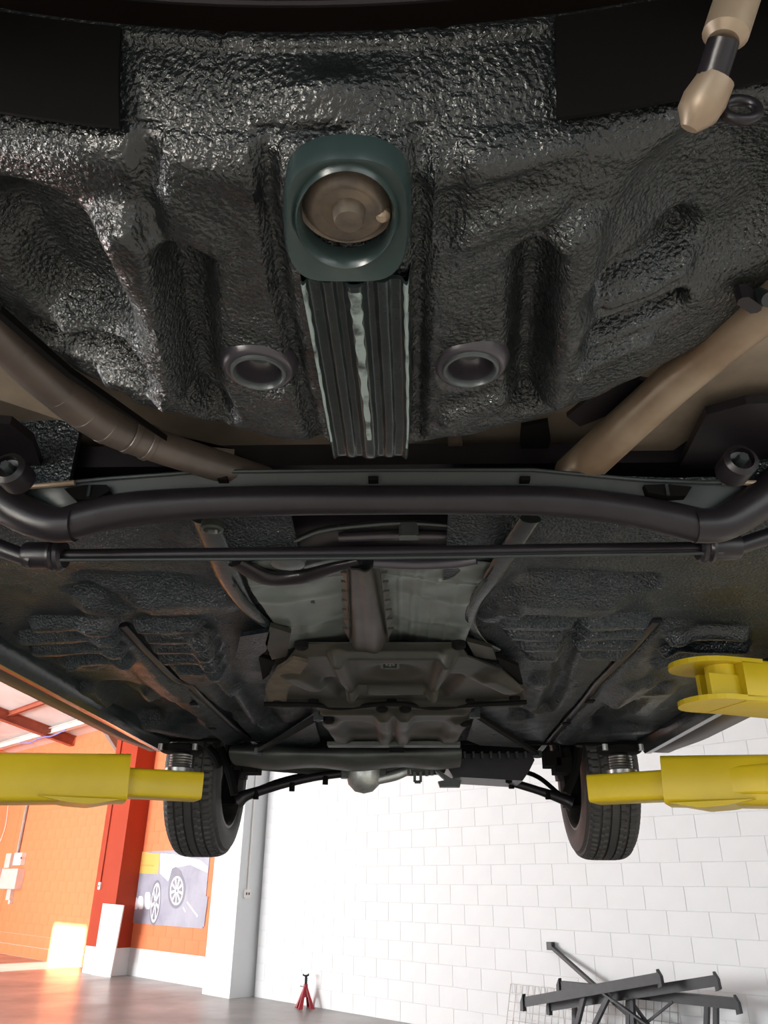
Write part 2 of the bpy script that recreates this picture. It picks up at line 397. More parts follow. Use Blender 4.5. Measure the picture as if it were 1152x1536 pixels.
# pilasters: white one beside the poster bay, red one further left
g = G(); sbox(g, 3.05, 3.72, -.1, .37, 0, ROOF0+.05); build('trim_2', g, m_white, kind='structure', smooth=0)
tr = G(); tr.cur = 0; sbox(tr, 6.6, 7.46, -.1, .38, .40, ROOF0+.05); tr.cur = 1; sbox(tr, 6.6, 7.46, -.1, .38, 0, .40)
build('trim_3', tr, [m_red, m_white], kind='structure', smooth=0)

# roof steel
def steel_beam(name, p0, p1, w, h, mat, label, group=None):
    g = G(); p0, p1 = np.array(p0), np.array(p1); t = p1-p0; L = np.linalg.norm(t); t /= L
    z = np.array([0, 0, 1.0]); z = z-t*(z @ t); z /= np.linalg.norm(z); x = np.cross(z, t); c = (p0+p1)/2
    g.box(c+z*(h/2-.006), (w, L, .012), x, t, z); g.box(c-z*(h/2-.006), (w, L, .012), x, t, z); g.box(c, (.012, L, h), x, t, z)
    o = build(name, g, mat, smooth=0, at=c); o['label'] = label; o['category'] = 'beam'
    if group: o['group'] = group
    return o
steel_beam('roof_rafter', S(10.35, .02, roof_z(0)-.11), S(10.35, 6.9, roof_z(6.9)-.11), .16, .22, m_purlin,
           'red oxide steel rafter climbing from the orange wall under the roof sheets')
for n, lb in ((1.5, 'thin red steel purlin under the roof sheets nearest the white eaves beam'), (2.8, 'thin red steel purlin under the roof sheets, second from the white eaves beam')):
    steel_beam('roof_purlin', S(-13.9, n, roof_z(n)-.055), S(13.9, n, roof_z(n)-.055), .07, .10, m_purlin, lb)
steel_beam('eaves_beam', S(-13.9, .55, roof_z(.55)-.08), S(13.9, .55, roof_z(.55)-.08), .13, .13, m_whitesteel, 'white painted steel beam along the top of the orange block wall')
g = G(); g.prism([S(8.1, .01, 4.18), S(8.1, .46, 4.20), S(8.1, .01, 3.75)], E_S*-.05)
g.beam(S(8.08, .03, 3.72), S(8.08, .47, 4.18), .12, .02, E_N)
o = build('knee_brace', g, m_gal, smooth=0); o['label'] = 'grey steel knee brace at the top of the orange wall by the red column'; o['category'] = 'bracket'
g = G(); g.tube(smooth_path([S(11.6, .72, 4.20), S(11.0, .70, 4.16), S(10.4, .72, 4.19), S(9.8, .70, 4.17), S(9.2, .70, 4.22)], 5), .012, 8)
o = build('blue_cable', g, m_blue); o['label'] = 'thin blue cable hanging along the white eaves beam'; o['category'] = 'cable'

# fittings on the walls
def socket(name, s, n, z, label, out, along, w=.085, h=.12, conduit=None):
    t = empty(name, S(s, n, z), label, 'socket'); nrm = np.array(out)
    c = S(s, n, z)
    g = G(); g.box(c+nrm*.015, (w, h, .03), along, (0,0,1), nrm, bev=.012); build('face_plate', g, m_plate, t)
    for q in (-.2, .2):
        g = G(); g.box(c+nrm*.031+np.array(along)*q*w*.9, (w*.2, h*.28, .006), along, (0,0,1), nrm); build('socket_hole', g, m_hole, t)
    if conduit:
        g = G(); g.cyl(c+nrm*.014+np.array([0,0,h/2]), c+nrm*.014+np.array([0,0,conduit]), .012, 8); build('conduit', g, conduit_mat[name], t)
    return t
conduit_mat = {'wall_socket': m_red, 'double_socket': m_plate}
o_s, o_n, o_z = sn(Wp(145, 1329, .38))
socket('wall_socket', 7.25, .38, 1.33, 'small white wall socket below a red conduit on the red column', E_N, E_S, conduit=2.6)
g = sn(Wp(365, 1340, .25))
socket('double_socket', 3.05, .22, 1.26, 'grey double socket at the end of a conduit on the white pilaster', -E_S, E_N, w=.11, h=.11, conduit=2.7)

eb = empty('electrical_box', S(12.35, 0, 1.3), 'grey electrical junction box on the orange wall with trunking above and below', 'electrical box')
def wpx(g, x0, x1, y0, y1, n0, n1):
    a = sn(Wp(x0, y1, n0)); b = sn(Wp(x1, y0, n0)); sbox(g, min(a[0], b[0]), max(a[0], b[0]), n0, n1, min(a[2], b[2]), max(a[2], b[2]))
g = G(); wpx(g, 8, 38, 1303, 1333, .005, .16); build('box_body', g, m_box, eb, smooth=0)
g = G(); wpx(g, -14, 7, 1302, 1329, .005, .12); build('side_box', g, m_box, eb, smooth=0)
g = G(); wpx(g, 25, 40, 1279, 1298, .005, .10); pb = build('switch_plate', g, m_plate, eb, smooth=0)
g = G(); g.cyl(Wp(32, 1287, .10), Wp(32, 1287, .10)+E_N*.012, .022, 10); build('button', g, m_hole, pb)
g = G(); wpx(g, 11, 23, 1280, 1302, .005, .09); build('upper_trunking', g, m_box, eb, smooth=0)
g = G(); wpx(g, 13, 22, 1334, 1350, .005, .08); wpx(g, 16, 20, 1350, 1356, .005, .07); build('lower_trunking', g, m_box, eb, smooth=0)
a = sn(Wp(25, 1290, .03)); b_ = 4.1
g = G(); g.tube([S(a[0], .035, a[2]), S(a[0], .035, b_)], .035, 8); build('conduit', g, m_gal, eb)
g = G(); g.tube(smooth_path([Wp(x, y, .02) for x, y in ((14, 1170), (13, 1200), (9, 1235), (2, 1258), (-8, 1275))], 5), .009, 6); build('loose_wire', g, m_plate, eb)

# poster: a flat print on a thin board, motifs are print
po = empty('tyre_poster', S(5.6, .005, .765), 'large grey advertising poster with two tyres and a yellow square on orange wall', 'poster')
PL, PR, PB, PT = 6.76, 4.42, .765, 1.88
g = G(); sbox(g, PR, PL, .005, .012, PB, PT); build('print_sheet', g, m_pgrey, po, smooth=0)
def pq(px, py, off): return Wp(px, py, off)
def print_poly(name, pts, mat, off, parent=po):
    g = G(); P3 = [Wp(x, y, off) for x, y in pts]; g.prism(P3, E_N*.0015); return build(name, g, mat, parent, smooth=0)
print_poly('print_road', [(200, 1340), (250, 1330), (312, 1345), (306, 1390), (197, 1382)], m_pgrey, .0122)
print_poly('print_car_body', [(241, 1280), (262, 1282), (300, 1290), (312, 1300), (311, 1309), (285, 1297), (262, 1302), (252, 1322), (240, 1310)], m_pwhite, .0125)
print_poly('print_wheel_arch', [(254, 1318), (258, 1303), (264, 1300), (271, 1306), (276, 1322), (275, 1335), (255, 1335)], m_pdark, .0142)
print_poly('yellow_square', [(208.5, 1277), (240, 1281), (237, 1311), (206.5, 1310)], m_pyellow, .0125)
print_poly('print_word', [(211, 1296.5), (231, 1297.5), (231, 1299.5), (211, 1298.7)], m_pred, .0142)
def print_wheel(cx, cy, rx, ry, spokes, lean):
    g = G()
    def pt(a, k): return Wp(cx+rx*k*math.cos(a)+lean*ry*k*math.sin(a), cy+ry*k*math.sin(a), .0155)
    N = 28; ring = []
    for i in range(N):
        a, b = 2*math.pi*i/N, 2*math.pi*(i+1)/N
        g.prism([pt(a, .86), pt(a, 1), pt(b, 1), pt(b, .86)], E_N*.001)
    for i in range(spokes):
        a = 2*math.pi*(i+.3)/spokes
        g.prism([pt(a-.5, .14), pt(a-.12, .88), pt(a+.12, .88), pt(a+.5, .14)], E_N*.001)
    build('print_wheel', g, m_pwhite, po, smooth=0)
def print_tyre(cx, cy, rx, ry, lean):
    g = G(); N = 28
    g.prism([Wp(cx+rx*math.cos(2*math.pi*i/N)+lean*ry*math.sin(2*math.pi*i/N), cy+ry*math.sin(2*math.pi*i/N), .0145) for i in range(N)], E_N*.0008)
    build('print_tyre', g, m_pdark, po, smooth=0)
print_tyre(265, 1336, 13, 27, -.05); print_wheel(265, 1336, 10, 22, 9, -.05)
print_tyre(233, 1354, 8, 34, -.10); print_wheel(233, 1354, 6.5, 30, 7, -.10)
for cx, ry in ((203.5, 9), (211, 10), (221.5, 13)):
    g = G(); N = 18
    g.prism([Wp(cx+(2.6+.12*ry)*math.copysign(abs(math.cos(2*math.pi*i/N))**.5, math.cos(2*math.pi*i/N)), 1355-(ry-9)+ry*math.copysign(abs(math.sin(2*math.pi*i/N))**.6, math.sin(2*math.pi*i/N)), .0145) for i in range(N)], E_N*.001)
    build('print_glow', g, m_pwhite, po, smooth=0)
print_poly('print_streak', [(281, 1352), (297, 1373), (296, 1376), (280, 1354)], m_pwhite, .0145)
print_poly('print_streak', [(275, 1360), (279, 1367), (278, 1369), (274, 1362)], m_pwhite, .0145)

# white board leaning on the red column
g = G(); a0, a1, b0, b1 = A(139, 1462, -1.4), A(167, 1466, -1.4), Wp(156, 1355, .402), Wp(187, 1358, .402)
nn = np.cross(a1-a0, b0-a0); nn /= np.linalg.norm(nn)
if nn @ E_N < 0: nn = -nn
g.hexa([a0, a1, a1+nn*.022, a0+nn*.022, b0, b1, b1+nn*.022, b0+nn*.022])
o = build('white_plank', g, m_board, smooth=0); o['label'] = 'white board leaning against the red column'; o['category'] = 'board'

# jack stand
def jack_stand(p, h, ang):
    t = empty('jack_stand', p, 'small red steel jack stand on the concrete floor by the white wall', 'jack stand')
    c, s_ = math.cos(ang), math.sin(ang)
    ex, ey = np.array([c, s_, 0]), np.array([-s_, c, 0]); zt = h*.62
    for a, b in ((1, 1), (1, -1), (-1, -1), (-1, 1)):
        g = G(); foot = p+ex*a*h*.27+ey*b*h*.27; top = p+ex*a*h*.055+ey*b*h*.055+np.array([0, 0, zt])
        for dirv in (ex*-a, ey*-b):                       # angle iron: two plates meeting at the corner
            g.hexa([foot, foot+dirv*h*.13, foot+dirv*h*.13+np.array([0,0,.012])*0+ (ex*-a+ey*-b)*.004, foot+(ex*-a+ey*-b)*.004,
                    top, top+dirv*h*.052, top+dirv*h*.052+(ex*-a+ey*-b)*.004, top+(ex*-a+ey*-b)*.004])
        g.box(foot+(ex*-a+ey*-b)*h*.05+np.array([0,0,.004]), (h*.13, h*.13, .008), ex, ey)
        build('leg', g, m_jred, t, smooth=0)
    for (u, v) in ((ex, ey), (ey, ex)):
        for q in (-1, 1):
            g = G(); zc = h*.42; rr = .27-(.27-.055)*zc/zt
            cc = p+v*q*(h*rr-.004)
            zz = np.array([0, 0, 1.0])
            g.hexa([cc+zz*(zc-h*.1)-u*h*(rr+.03), cc+zz*(zc-h*.1)+u*h*(rr+.03), cc+zz*(zc-h*.1)+u*h*(rr+.03)-v*q*.004, cc+zz*(zc-h*.1)-u*h*(rr+.03)-v*q*.004,
                    cc+zz*zt-u*h*.06-v*q*h*.07, cc+zz*zt+u*h*.06-v*q*h*.07, cc+zz*zt+u*h*.06-v*q*(h*.07+.004), cc+zz*zt-u*h*.06-v*q*(h*.07+.004)])
            build('side_plate', g, m_jred, t, smooth=0)
    g = G(); g.box(p+np.array([0,0,zt*1.0]), (h*.13, h*.13, h*.14), ex, ey, bev=.01); build('collar', g, m_jred, t, smooth=0)
    g = G(); g.box(p+np.array([0,0,h*.80]), (h*.075, h*.05, h*.30), ex, ey)
    for k in range(4): g.box(p+ex*h*.042+np.array([0,0,h*(.70+.05*k)]), (h*.02, h*.05, h*.022), ex, ey)
    build('ratchet_post', g, m_darksteel, t, smooth=0)
    g = G(); zz = np.array([0,0,1.0]); c0 = p+zz*h*.93
    g.prism([c0-ex*h*.10+zz*h*.07, c0-ex*h*.10, c0-ex*h*.03-zz*h*.02, c0+ex*h*.03-zz*h*.02, c0+ex*h*.10, c0+ex*h*.10+zz*h*.07, c0+ex*h*.05+zz*h*.03, c0-ex*h*.05+zz*h*.03], ey*h*.09)
    build('saddle', g, m_darksteel, t, smooth=0)
    g = G(); q = p+zz*h*.62-ex*h*.07; g.cyl(q, q-ex*h*.13+zz*h*.02, h*.02, 8); build('lever', g, m_white, t)
jp = A(458, 1512, -1.4); jp[2] = 0
jack_stand(S(*sn(jp)[:2], 0)+E_N*.01, .37, .35)

# folded black steel table frames piled by the white wall
def channel(g, p0, p1, w=.06, h=.075, t=.006, up=(0,0,1)):
    p0, p1 = np.array(p0, float), np.array(p1, float); d = p1-p0; L = np.linalg.norm(d); d /= L
    z = np.array(up, float); z = z-d*(z @ d); z /= np.linalg.norm(z); x = np.cross(d, z); c = (p0+p1)/2
    g.box(c+z*h/2, (w, L, t), x, d, z); g.box(c-x*w/2, (t, L, h), x, d, z); g.box(c+x*w/2, (t, L, h), x, d, z)
def table_frame(a, b, off, legs, label, braces=(), tip=True):
    A0, B0 = Wp(*a, off), Wp(*b, off)
    t = empty('table_frame', [(A0[0]+B0[0])/2, (A0[1]+B0[1])/2, 0], label, 'table frame', 'black steel table frames piled by the white wall')
    g = G(); channel(g, A0, B0)
    if tip:
        d = (B0-A0)/np.linalg.norm(B0-A0); zz = np.array([0,0,1.0])
        for q, sgn in ((A0, -1), (B0, 1)):
            g.prism([q+zz*.065, q-zz*.07, q+d*sgn*.035-zz*.06, q+d*sgn*.03+zz*.01], E_N*.05)
    build('top_rail', g, m_darksteel, t, smooth=0)
    for (x0, y0, x1) in legs:
        p = Wp(x0, y0, off-.03); q = Wp(x1, 1536, off-.03); d = q-p
        foot = p+d*(p[2]-.0)/(-d[2])
        g = G(); g.beam(p, foot, .035, .045, E_N); build('leg', g, m_darksteel, t, smooth=0)
    for (x0, y0, x1, y1) in braces:
        g = G(); g.beam(Wp(x0, y0, off+.02), Wp(x1, y1, off+.02), .016, .038, E_N); build('brace', g, m_darksteel, t, smooth=0)
    return t
table_frame((789, 1503), (990, 1467), .62, [(878, 1488, 866), (914, 1492, 893)], 'black steel table frame highest and frontmost of the pile, rail rising to the right', [(905, 1490, 972, 1538)])
table_frame((828, 1509), (1075, 1471), .46, [(943, 1490, 943), (948, 1492, 950)], 'black steel table frame with its rail reaching out below the topmost rail')
table_frame((843, 1479), (1106, 1506), .30, [(862, 1496, 862), (1061, 1502, 1060), (1074, 1504, 1074)], 'black steel table frame with a rail dropping to the right on two straight legs', [(1010, 1502, 965, 1538), (945, 1500, 975, 1540)])
g = G(); p, q = Wp(826, 1419, .04), Wp(892, 1478, .16); g.beam(p, q, .028, .05, E_N); g.box(p, (.06, .06, .07), E_S, E_N)
q2 = q+(q-p)*(q[2])/(p[2]-q[2]); g.beam(q, [q2[0], q2[1], 0.02], .028, .05, E_N)
o = build('loose_steel_bar', g, m_darksteel, smooth=0); o['label'] = 'thin black steel bar leaning steeply on the white wall behind the table frames'; o['category'] = 'bar'
# welded wire mesh sheet against the wall
g = G(); wa, wb = sn(Wp(760, 1476, .10)), sn(Wp(1012, 1492, .10))
s_hi, s_lo, zt = wa[0], wb[0], wa[2]
def mesh_n(z): return .03+.16*(1-z/zt)
for i in range(int((s_hi-s_lo)/.075)+1):
    s = s_hi-.075*i; g.beam(S(s, mesh_n(0), .0), S(s, mesh_n(zt), zt), .005, .005, E_N)
for k in range(int(zt/.075)+1):
    z = zt-.075*k-.002; g.beam(S(s_hi, mesh_n(z)+.004, z), S(s_lo, mesh_n(z)+.004, z), .005, .005, E_N)
o = build('wire_mesh_panel', g, m_gal, smooth=0); o['label'] = 'sheet of grey welded wire mesh leaning on the white wall behind the frames'; o['category'] = 'wire mesh'

# ------------------------------------------------------------------ the lift
def post(x, y, side, label):
    t = empty('lift_post', (x, y, 0), label, 'lift post', 'two grey lift posts')
    g = G(); s_ = -side
    g.box((x, y, .02), (.5, .6, .04)); build('base_plate', g, m_gal, t, smooth=0)
    g = G()
    g.box((x+side*.11, y, 1.75), (.03, .32, 3.42)); g.box((x, y-.145, 1.75), (.22, .03, 3.42)); g.box((x, y+.145, 1.75), (.22, .03, 3.42))
    g.box((x-side*.10, y-.115, 1.75), (.02, .05, 3.42)); g.box((x-side*.10, y+.115, 1.75), (.02, .05, 3.42))
    build('column', g, m_gal, t, smooth=0)
    g = G(); g.box((x-side*.03, y, 1.80), (.18, .17, .7)); g.box((x-side*.17, y, 1.87), (.14, .44, .03)); g.box((x-side*.17, y, 1.52), (.14, .44, .03))
    build('carriage', g, m_gal, t, smooth=0)
post(-1.80, 2.05, -1, 'grey lift post on the side of the poster wall'); post(1.80, 2.00, 1, 'grey lift post on the side of the white wall')

def box_tube(g, p0, p1, w, h, bev=.008):
    p0, p1 = np.array(p0, float), np.array(p1, float); t = p1-p0; L = np.linalg.norm(t); t /= L
    z = np.array([0, 0, 1.0]); x = np.cross(t, z); x /= np.linalg.norm(x); z = np.cross(x, t)
    pts = []
    for cx_, cz_ in ((-1,-1),(1,-1),(1,1),(-1,1)):
        for k in range(3):
            a = math.atan2(cz_, cx_)-R(45)+R(45)*k
            pts.append(p0+x*(cx_*(w/2-bev)+bev*math.cos(a))+z*(cz_*(h/2-bev)+bev*math.sin(a)))
    g.prism(pts, t*L)
def front_arm(tip_px, far_px, side, label, pad_px, pivot):
    (tx, ty), (fx, fy) = tip_px, far_px
    tip = Yp(tx, ty, 2.60); far = Yp(fx, fy, 2.34)
    d = far-tip; d[2] = 0; L0 = np.linalg.norm(d); d /= L0
    zc_i = tip[2]; zc_o = zc_i+.012
    piv = np.array(pivot, float)
    t = empty('lift_outrigger', (piv[0], piv[1], 1.65), label, 'lift arm')
    # inner telescopic tube, outer tube, pivot, pad
    step = tip+d*.225
    g = G(); box_tube(g, tip, np.array([*(tip+d*.55)[:2], zc_i]), .125, .082, .010); build('inner_tube', g, m_yellow, t, smooth=50)
    x = np.cross(d, [0, 0, 1.0])
    for q in (-1, 1):
        g = G(); g.cyl(tip+x*.030*q*0+np.array([0,0,.03*q])-d*.004+x*.02, tip+np.array([0,0,.03*q])+d*.006+x*.02, .006, 8); build('stop_bolt', g, m_plate, t)
    g = G(); o0 = np.array([step[0], step[1], zc_o]); o1 = np.array([piv[0], piv[1], 1.65]) - (np.array([piv[0], piv[1], 0])-np.array([step[0], step[1], 0]))/np.linalg.norm(piv[:2]-step[:2])*.05
    box_tube(g, o0, o1, .165, .135, .014); build('outer_tube', g, m_yellow, t, smooth=50)
    g = G()
    g.prism([o0+np.array([0,0,-.066])+x*.0825+d*.02, o0+np.array([0,0,-.083])+x*.0825+d*.10, o0+np.array([0,0,-.080])+x*.0825+d*.17, o0+np.array([0,0,-.066])+x*.0825+d*.25], -x*.165)
    build('stiffener', g, m_yellow, t, smooth=0)
    g = G(); g.cyl((piv[0], piv[1], 1.57), (piv[0], piv[1], 1.75), .05, 20, .006); build('pivot', g, m_yellow, t)
    # threaded pad standing on the inner tube under the sill
    pc = Yp(pad_px, 1150, 2.66); bx, by = pc[0], pc[1]
    zt_, zs = 1.4+.400, zc_i+.041
    # bring the pad onto the tube axis
    k = ((bx-tip[0])*d[0]+(by-tip[1])*d[1]); base = tip+d*k; bx, by = base[0], base[1]
    g = G(); g.lathe([(0, 0), (.046, 0), (.046, .012), (.036, .014)]+[(.036-.0025*(i % 2), .014+.004*i) for i in range(int((zt_-zs-.034)/.004))]+[(0, zt_-zs-.02)], (bx, by, zs), (0,0,1), 24)
    build('threaded_stem', g, m_chrome, t, smooth=25)
    g = G(); g.lathe([(0, 0), (.062, 0), (.068, .004), (.068, .018), (.062, .022), (0, .022)], (bx, by, zt_-.022), (0,0,1), 24); pd = build('rubber_pad', g, m_void, t)
    for q in (-.055, .055):
        g = G(); g.cyl((bx+q, by-.05, zt_-.02), (bx+q, by-.05, zt_-.001), .009, 8); build('screw', g, m_chrome, pd)
    return bx, by
padL = front_arm((298, 1181), (0, 1151), -1, 'yellow lift arm reaching from the poster side under the front of the car', 262, (-1.60, 2.18))
padR = front_arm((891, 1185), (1152, 1158), 1, 'yellow lift arm with threaded pad reaching from the white wall side', 948, (1.60, 2.13))
# rear arm: open yoke end
t = empty('lift_outrigger', (1.60, 1.87, 1.65), 'yellow lift arm with an open forked end and no pad', 'lift arm')
tip = Yp(1035, 1032, 1.56); zc = 1.4+.368
tip = np.array([tip[0], tip[1], zc]); end = np.array([1.60, 1.87, zc-.02]); d = end-tip; d[2] = 0; d /= np.linalg.norm(d); x = np.cross(d, [0, 0, 1.0])
root = tip+d*.078
def yoke_plate(z0, z1, r0):
    g = G(); pts = []
    for k in range(13):
        a = R(90)+R(180)*k/12; pts.append(tip+d*(.045+math.cos(a)*r0*1.15)+x*(math.sin(a)*.068)+np.array([0, 0, z0-zc]))
    pts += [root-x*.068+d*.05+np.array([0,0,z0-zc]), root+x*.068+d*.05+np.array([0,0,z0-zc])]
    g.prism(pts, (0, 0, z1-z0)); return g
build('yoke_plate', yoke_plate(zc+.032, zc+.042, .065), m_yellow, t, smooth=0)
build('yoke_plate', yoke_plate(zc-.042, zc-.032, .055), m_yellow, t, smooth=0)
g = G(); g.cyl(tip+d*.062+x*.02+np.array([0,0,-.032]), tip+d*.062+x*.02+np.array([0,0,.032]), .030, 18)
g.box(tip+d*.045+x*.045+np.array([0,0,-.012]), (.07, .012, .044), d, x); g.box(tip+d*.075-x*.05, (.03, .012, .066), d, x); build('yoke_web', g, m_yellow, t, smooth=40)
g = G(); box_tube(g, root, end-d*.05, .136, .086); build('arm_tube', g, m_yellow, t, smooth=50)
g = G(); g.cyl((1.60, 1.87, 1.59), (1.60, 1.87, 1.76), .05, 20, .006); build('pivot', g, m_yellow, t)

# ------------------------------------------------------------------ the car
CX = .006
car = empty('car', (CX, 1.8, 1.4+.08), 'dark car raised on the yellow lift, its black undercoated underside seen from below', 'car')
Z0 = 1.4
def H_b(x): return .435+.55*x*x
YR = .352
def y_f(x): return YR+.408*np.sqrt(np.clip(1-(x/.56)**2, .02, 1))
# --- spare wheel tub
feats = []
def F(h, w, ht, *pts): feats.append((pl(h, *pts), w, ht))
F(.45, .018, .010, (525, 150), (560, 180)); F(.45, .05, .006, (520, 170), (530, 190))
F(.45, .012, -.012, (398, 190), (408, 300), (425, 420), (452, 560), (480, 660)); F(.45, .011, -.012, (632, 190), (630, 300), (628, 430), (626, 640))
F(.45, .034, -.030, (388, 551), (389, 551)); F(.45, .034, -.030, (706, 547), (707, 547))
F(.43, .043, -.022, (520, 336), (522, 342))
F(.45, .034, .026, (190, 345), (212, 430), (232, 510), (255, 575)); F(.45, .028, -.026, (282, 385), (290, 480), (300, 570), (325, 620))
F(.46, .075, -.045, (70, 380), (120, 455)); F(.46, .018, .016, (100, 508), (190, 500)); F(.46, .030, -.030, (70, 540), (205, 540)); F(.46, .016, .016, (165, 578), (250, 582))
F(.46, .022, .014, (200, 630), (330, 660)); F(.45, .022, -.016, (275, 600), (330, 640))
F(.45, .028, -.030, (806, 385), (800, 480), (792, 600)); F(.45, .032, .020, (866, 350), (856, 470), (832, 590))
F(.46, .040, -.034, (925, 430), (1000, 415)); F(.46, .016, .016, (920, 455), (1030, 435)); F(.46, .020, -.022, (895, 500), (1010, 482)); F(.46, .016, .014, (875, 540), (970, 525)); F(.46, .08, -.030, (1060, 300), (1110, 380))
F(.45, .024, .010, (680, 612), (760, 592)); F(.45, .014, -.010, (220, 215), (225, 330)); F(.46, .03, .006, (235, 295), (310, 335)); F(.45, .016, -.008, (676, 230), (672, 330)); F(.45, .02, .008, (650, 250), (760, 225), (860, 205)); F(.46, .02, .008, (700, 320), (820, 290))
NX = 220; xs = np.linspace(-.54, .54, NX)
P = []
RB = .030                                # the bottom rolls up into the rear wall, the rear wall ends in a lip
def lip(x): return .500+.62*x*x
P.append([(x, YR+.016, Z0+lip(x)+.03) for x in xs])
for k in range(9):
    a = R(150)*(1-k/8); P.append([(x, YR-.0255-.006*math.sin(a), Z0+lip(x)+.006*(1-math.cos(a))) for x in xs])
for k in range(25):
    tt = 1-(k+1)/26; P.append([(x, YR+.001-.026*tt-.003*math.sin(tt*3.14), Z0+H_b(x)+.021+(lip(x)-H_b(x)-.021)*tt) for x in xs])
for k in range(11):
    a = R(75)*(1-k/10); P.append([(x, YR+RB-RB*math.sin(a), Z0+H_b(x)+RB*(1-math.cos(a))) for x in xs])
for k in range(1, 151):
    tt = k/150; P.append([(x, YR+RB+(y_f(x)-.045-YR-RB)*tt, Z0+H_b(x)) for x in xs])
for k in range(1, 11):
    a = R(90)*k/10; P.append([(x, y_f(x)-.045+.045*math.sin(a), Z0+H_b(x)+.045*(1-math.cos(a))) for x in xs])
P.append([(x, y_f(x)+.004, Z0+H_b(x)+.12) for x in xs])
P = np.array(P); NR = 35; K = np.clip((np.arange(len(P))-NR+2)/8, 0, 1)[:, None]
P[..., 2] -= K*relief(P[..., 0], P[..., 1], feats)
P[:NR, :, 1] -= .009*np.exp(-((P[:NR, :, 0]+.008)/.04)**2-((P[:NR, :, 2]-Z0-.472)/.016)**2)
for xc in (-.082, .068): P[:NR, :, 1] += .003*np.exp(-((P[:NR, :, 0]-xc)/.003)**2)
P[..., 2] += .0012*K*np.sin(P[..., 0]*90+3*np.sin(P[..., 1]*40))*np.sin(P[..., 1]*75)
g = G(); g.grid(P, (0, .0, .003)); tub = build('spare_wheel_tub', g, m_tar, car, smooth=60)
# smooth uncoated panels left and right of the coated middle
def panel(x0, x1, dy, mat, name, nx=60):
    xs = np.linspace(x0, x1, nx); P = []
    for k in range(26):
        tt = k/25
        P.append([(x, YR+dy-.026*tt-.003*math.sin(tt*3.14), Z0+H_b(x)+.006+(lip(x)+.004-H_b(x)-.006)*tt) for x in xs])
    g = G(); g.grid(np.array(P), (0, .003, .001)); return build(name, g, mat, car, smooth=60)
panel(-.54, -.149, -.008, m_void, 'rear_side_panel'); panel(.141, .54, -.008, m_void, 'rear_side_panel')
# bumper skin over the camera; unseen side sag shaped to shade the tub's sides
xs = np.linspace(-.85, .85, 60); P = []
for k in range(31):
    tt = k/30; P.append([(x, .300-.70*tt-.10*x*x, Z0+.515+.5*min(x*x, .2)-.03*math.sin(tt*3.1)+.35*max(0, tt-.7)-.11*float(smoothstep((abs(x+.005)-.15)/.12))*float(smoothstep(tt/.13))) for x in xs])
g = G(); g.grid(P, (0, 0, .004)); build('rear_bumper', g, m_void, car, smooth=60)
g = G(); g.tube([(x, .303-.10*x*x, Z0+.513+.5*min(x*x, .2)) for x in np.linspace(-.6, .6, 40)], .003, 8); build('bumper_lip', g, m_satin, car)

# --- spare wheel clamp plate and its ribbed strut
c_px, hw, hh = (520, 330), 93, 95
N = 72
def sq(a, n=3.2): return 1/((abs(math.cos(a))**n+abs(math.sin(a))**n)**(1/n))
ringdefs = []
HB = .421
def ring_px(kind, k):
    out = []
    for i in range(N):
        a = 2*math.pi*i/N
        if kind == 'o': x, y = c_px[0]+math.cos(a)*hw*k*sq(a), c_px[1]+math.sin(a)*hh*k*sq(a, 2.6 if math.sin(a) < 0 else 4)
        else: x, y = 519+math.cos(a)*70*k, 328+math.sin(a)*69*k
        out.append((x, y))
    return out
layers = [('o', 1.05, .018), ('o', 1.02, .006), ('o', .97, .0), ('o', .90, .001), ('i', 1.13, .003), ('i', 1.06, -.001), ('i', 1.0, .003), ('i', .99, .007), ('i', .98, .016)]
vs = []
for kind, k, up in layers:
    for x, y in ring_px(kind, k):
        p = A(x, y, HB); vs.append((p[0], p[1], p[2]+up))
fs = [(i*N+j, i*N+(j+1) % N, (i+1)*N+(j+1) % N, (i+1)*N+j) for i in range(len(layers)-1) for j in range(N)]
g = G(); g.add(vs, fs); clamp = build('clamp_plate', g, m_pad, car, smooth=50)
cc = A(519, 328, HB)
g = G(); rr = float(np.linalg.norm(A(589, 328, HB)-A(519, 328, HB)))
g.lathe([(rr*1.06, .012), (rr*.98, .014), (rr*.90, .010), (rr*.80, .005), (rr*.72, .004), (rr*.30, .007), (0, .007)], cc, (0,0,1), 40); cup = build('clamp_cup', g, m_dirt, clamp, smooth=40)
bb = A(528, 316, HB)
g = G(); g.lathe([(rr*.64, .012), (rr*.62, .005), (rr*.36, .003), (rr*.33, -.004), (rr*.29, -.007), (0, -.008)], (cc+bb)/2+np.array([0,0,.0]), (0,0,1), 28); build('clamp_bolt', g, m_dirt, clamp, smooth=30)
g = G(); q = A(573, 334, HB); g.lathe([(.006, .02), (.006, .006), (.003, .003), (0, .003)], q, (0,0,1), 10); build('brass_stud', g, m_pipe, clamp, label='small tan stud')
nu, nv = 70, 70
def ribs(U, V):
    e = np.minimum(U, 1-U)
    z = .010*np.exp(-((U-.5)/.085)**4)*(1-.35*V)+.007*np.exp(-((U-.045)/.035)**2)+.007*np.exp(-((U-.955)/.035)**2)
    z += .004*np.exp(-((U-.26)/.06)**4)+.004*np.exp(-((U-.74)/.06)**4)
    z *= smoothstep((1-V)/.10)
    z += .0002*np.sin(V*37+4*np.sin(U*9))*np.sin(U*21)
    z -= .014*smoothstep((V-.94)/.06)
    z -= .016*smoothstep((.03-e)/.03)
    return z
g = G(); g.grid(patch([(447, 617, 418, .426), (459, 617, 480, .427), (474, 618, 560, .428), (489, 618, 640, .428), (500, 613, 697, .428)], nu, nv, fn=ribs), (0, 0, .004))
strut = build('ribbed_strut', g, m_enamel, car, smooth=60)
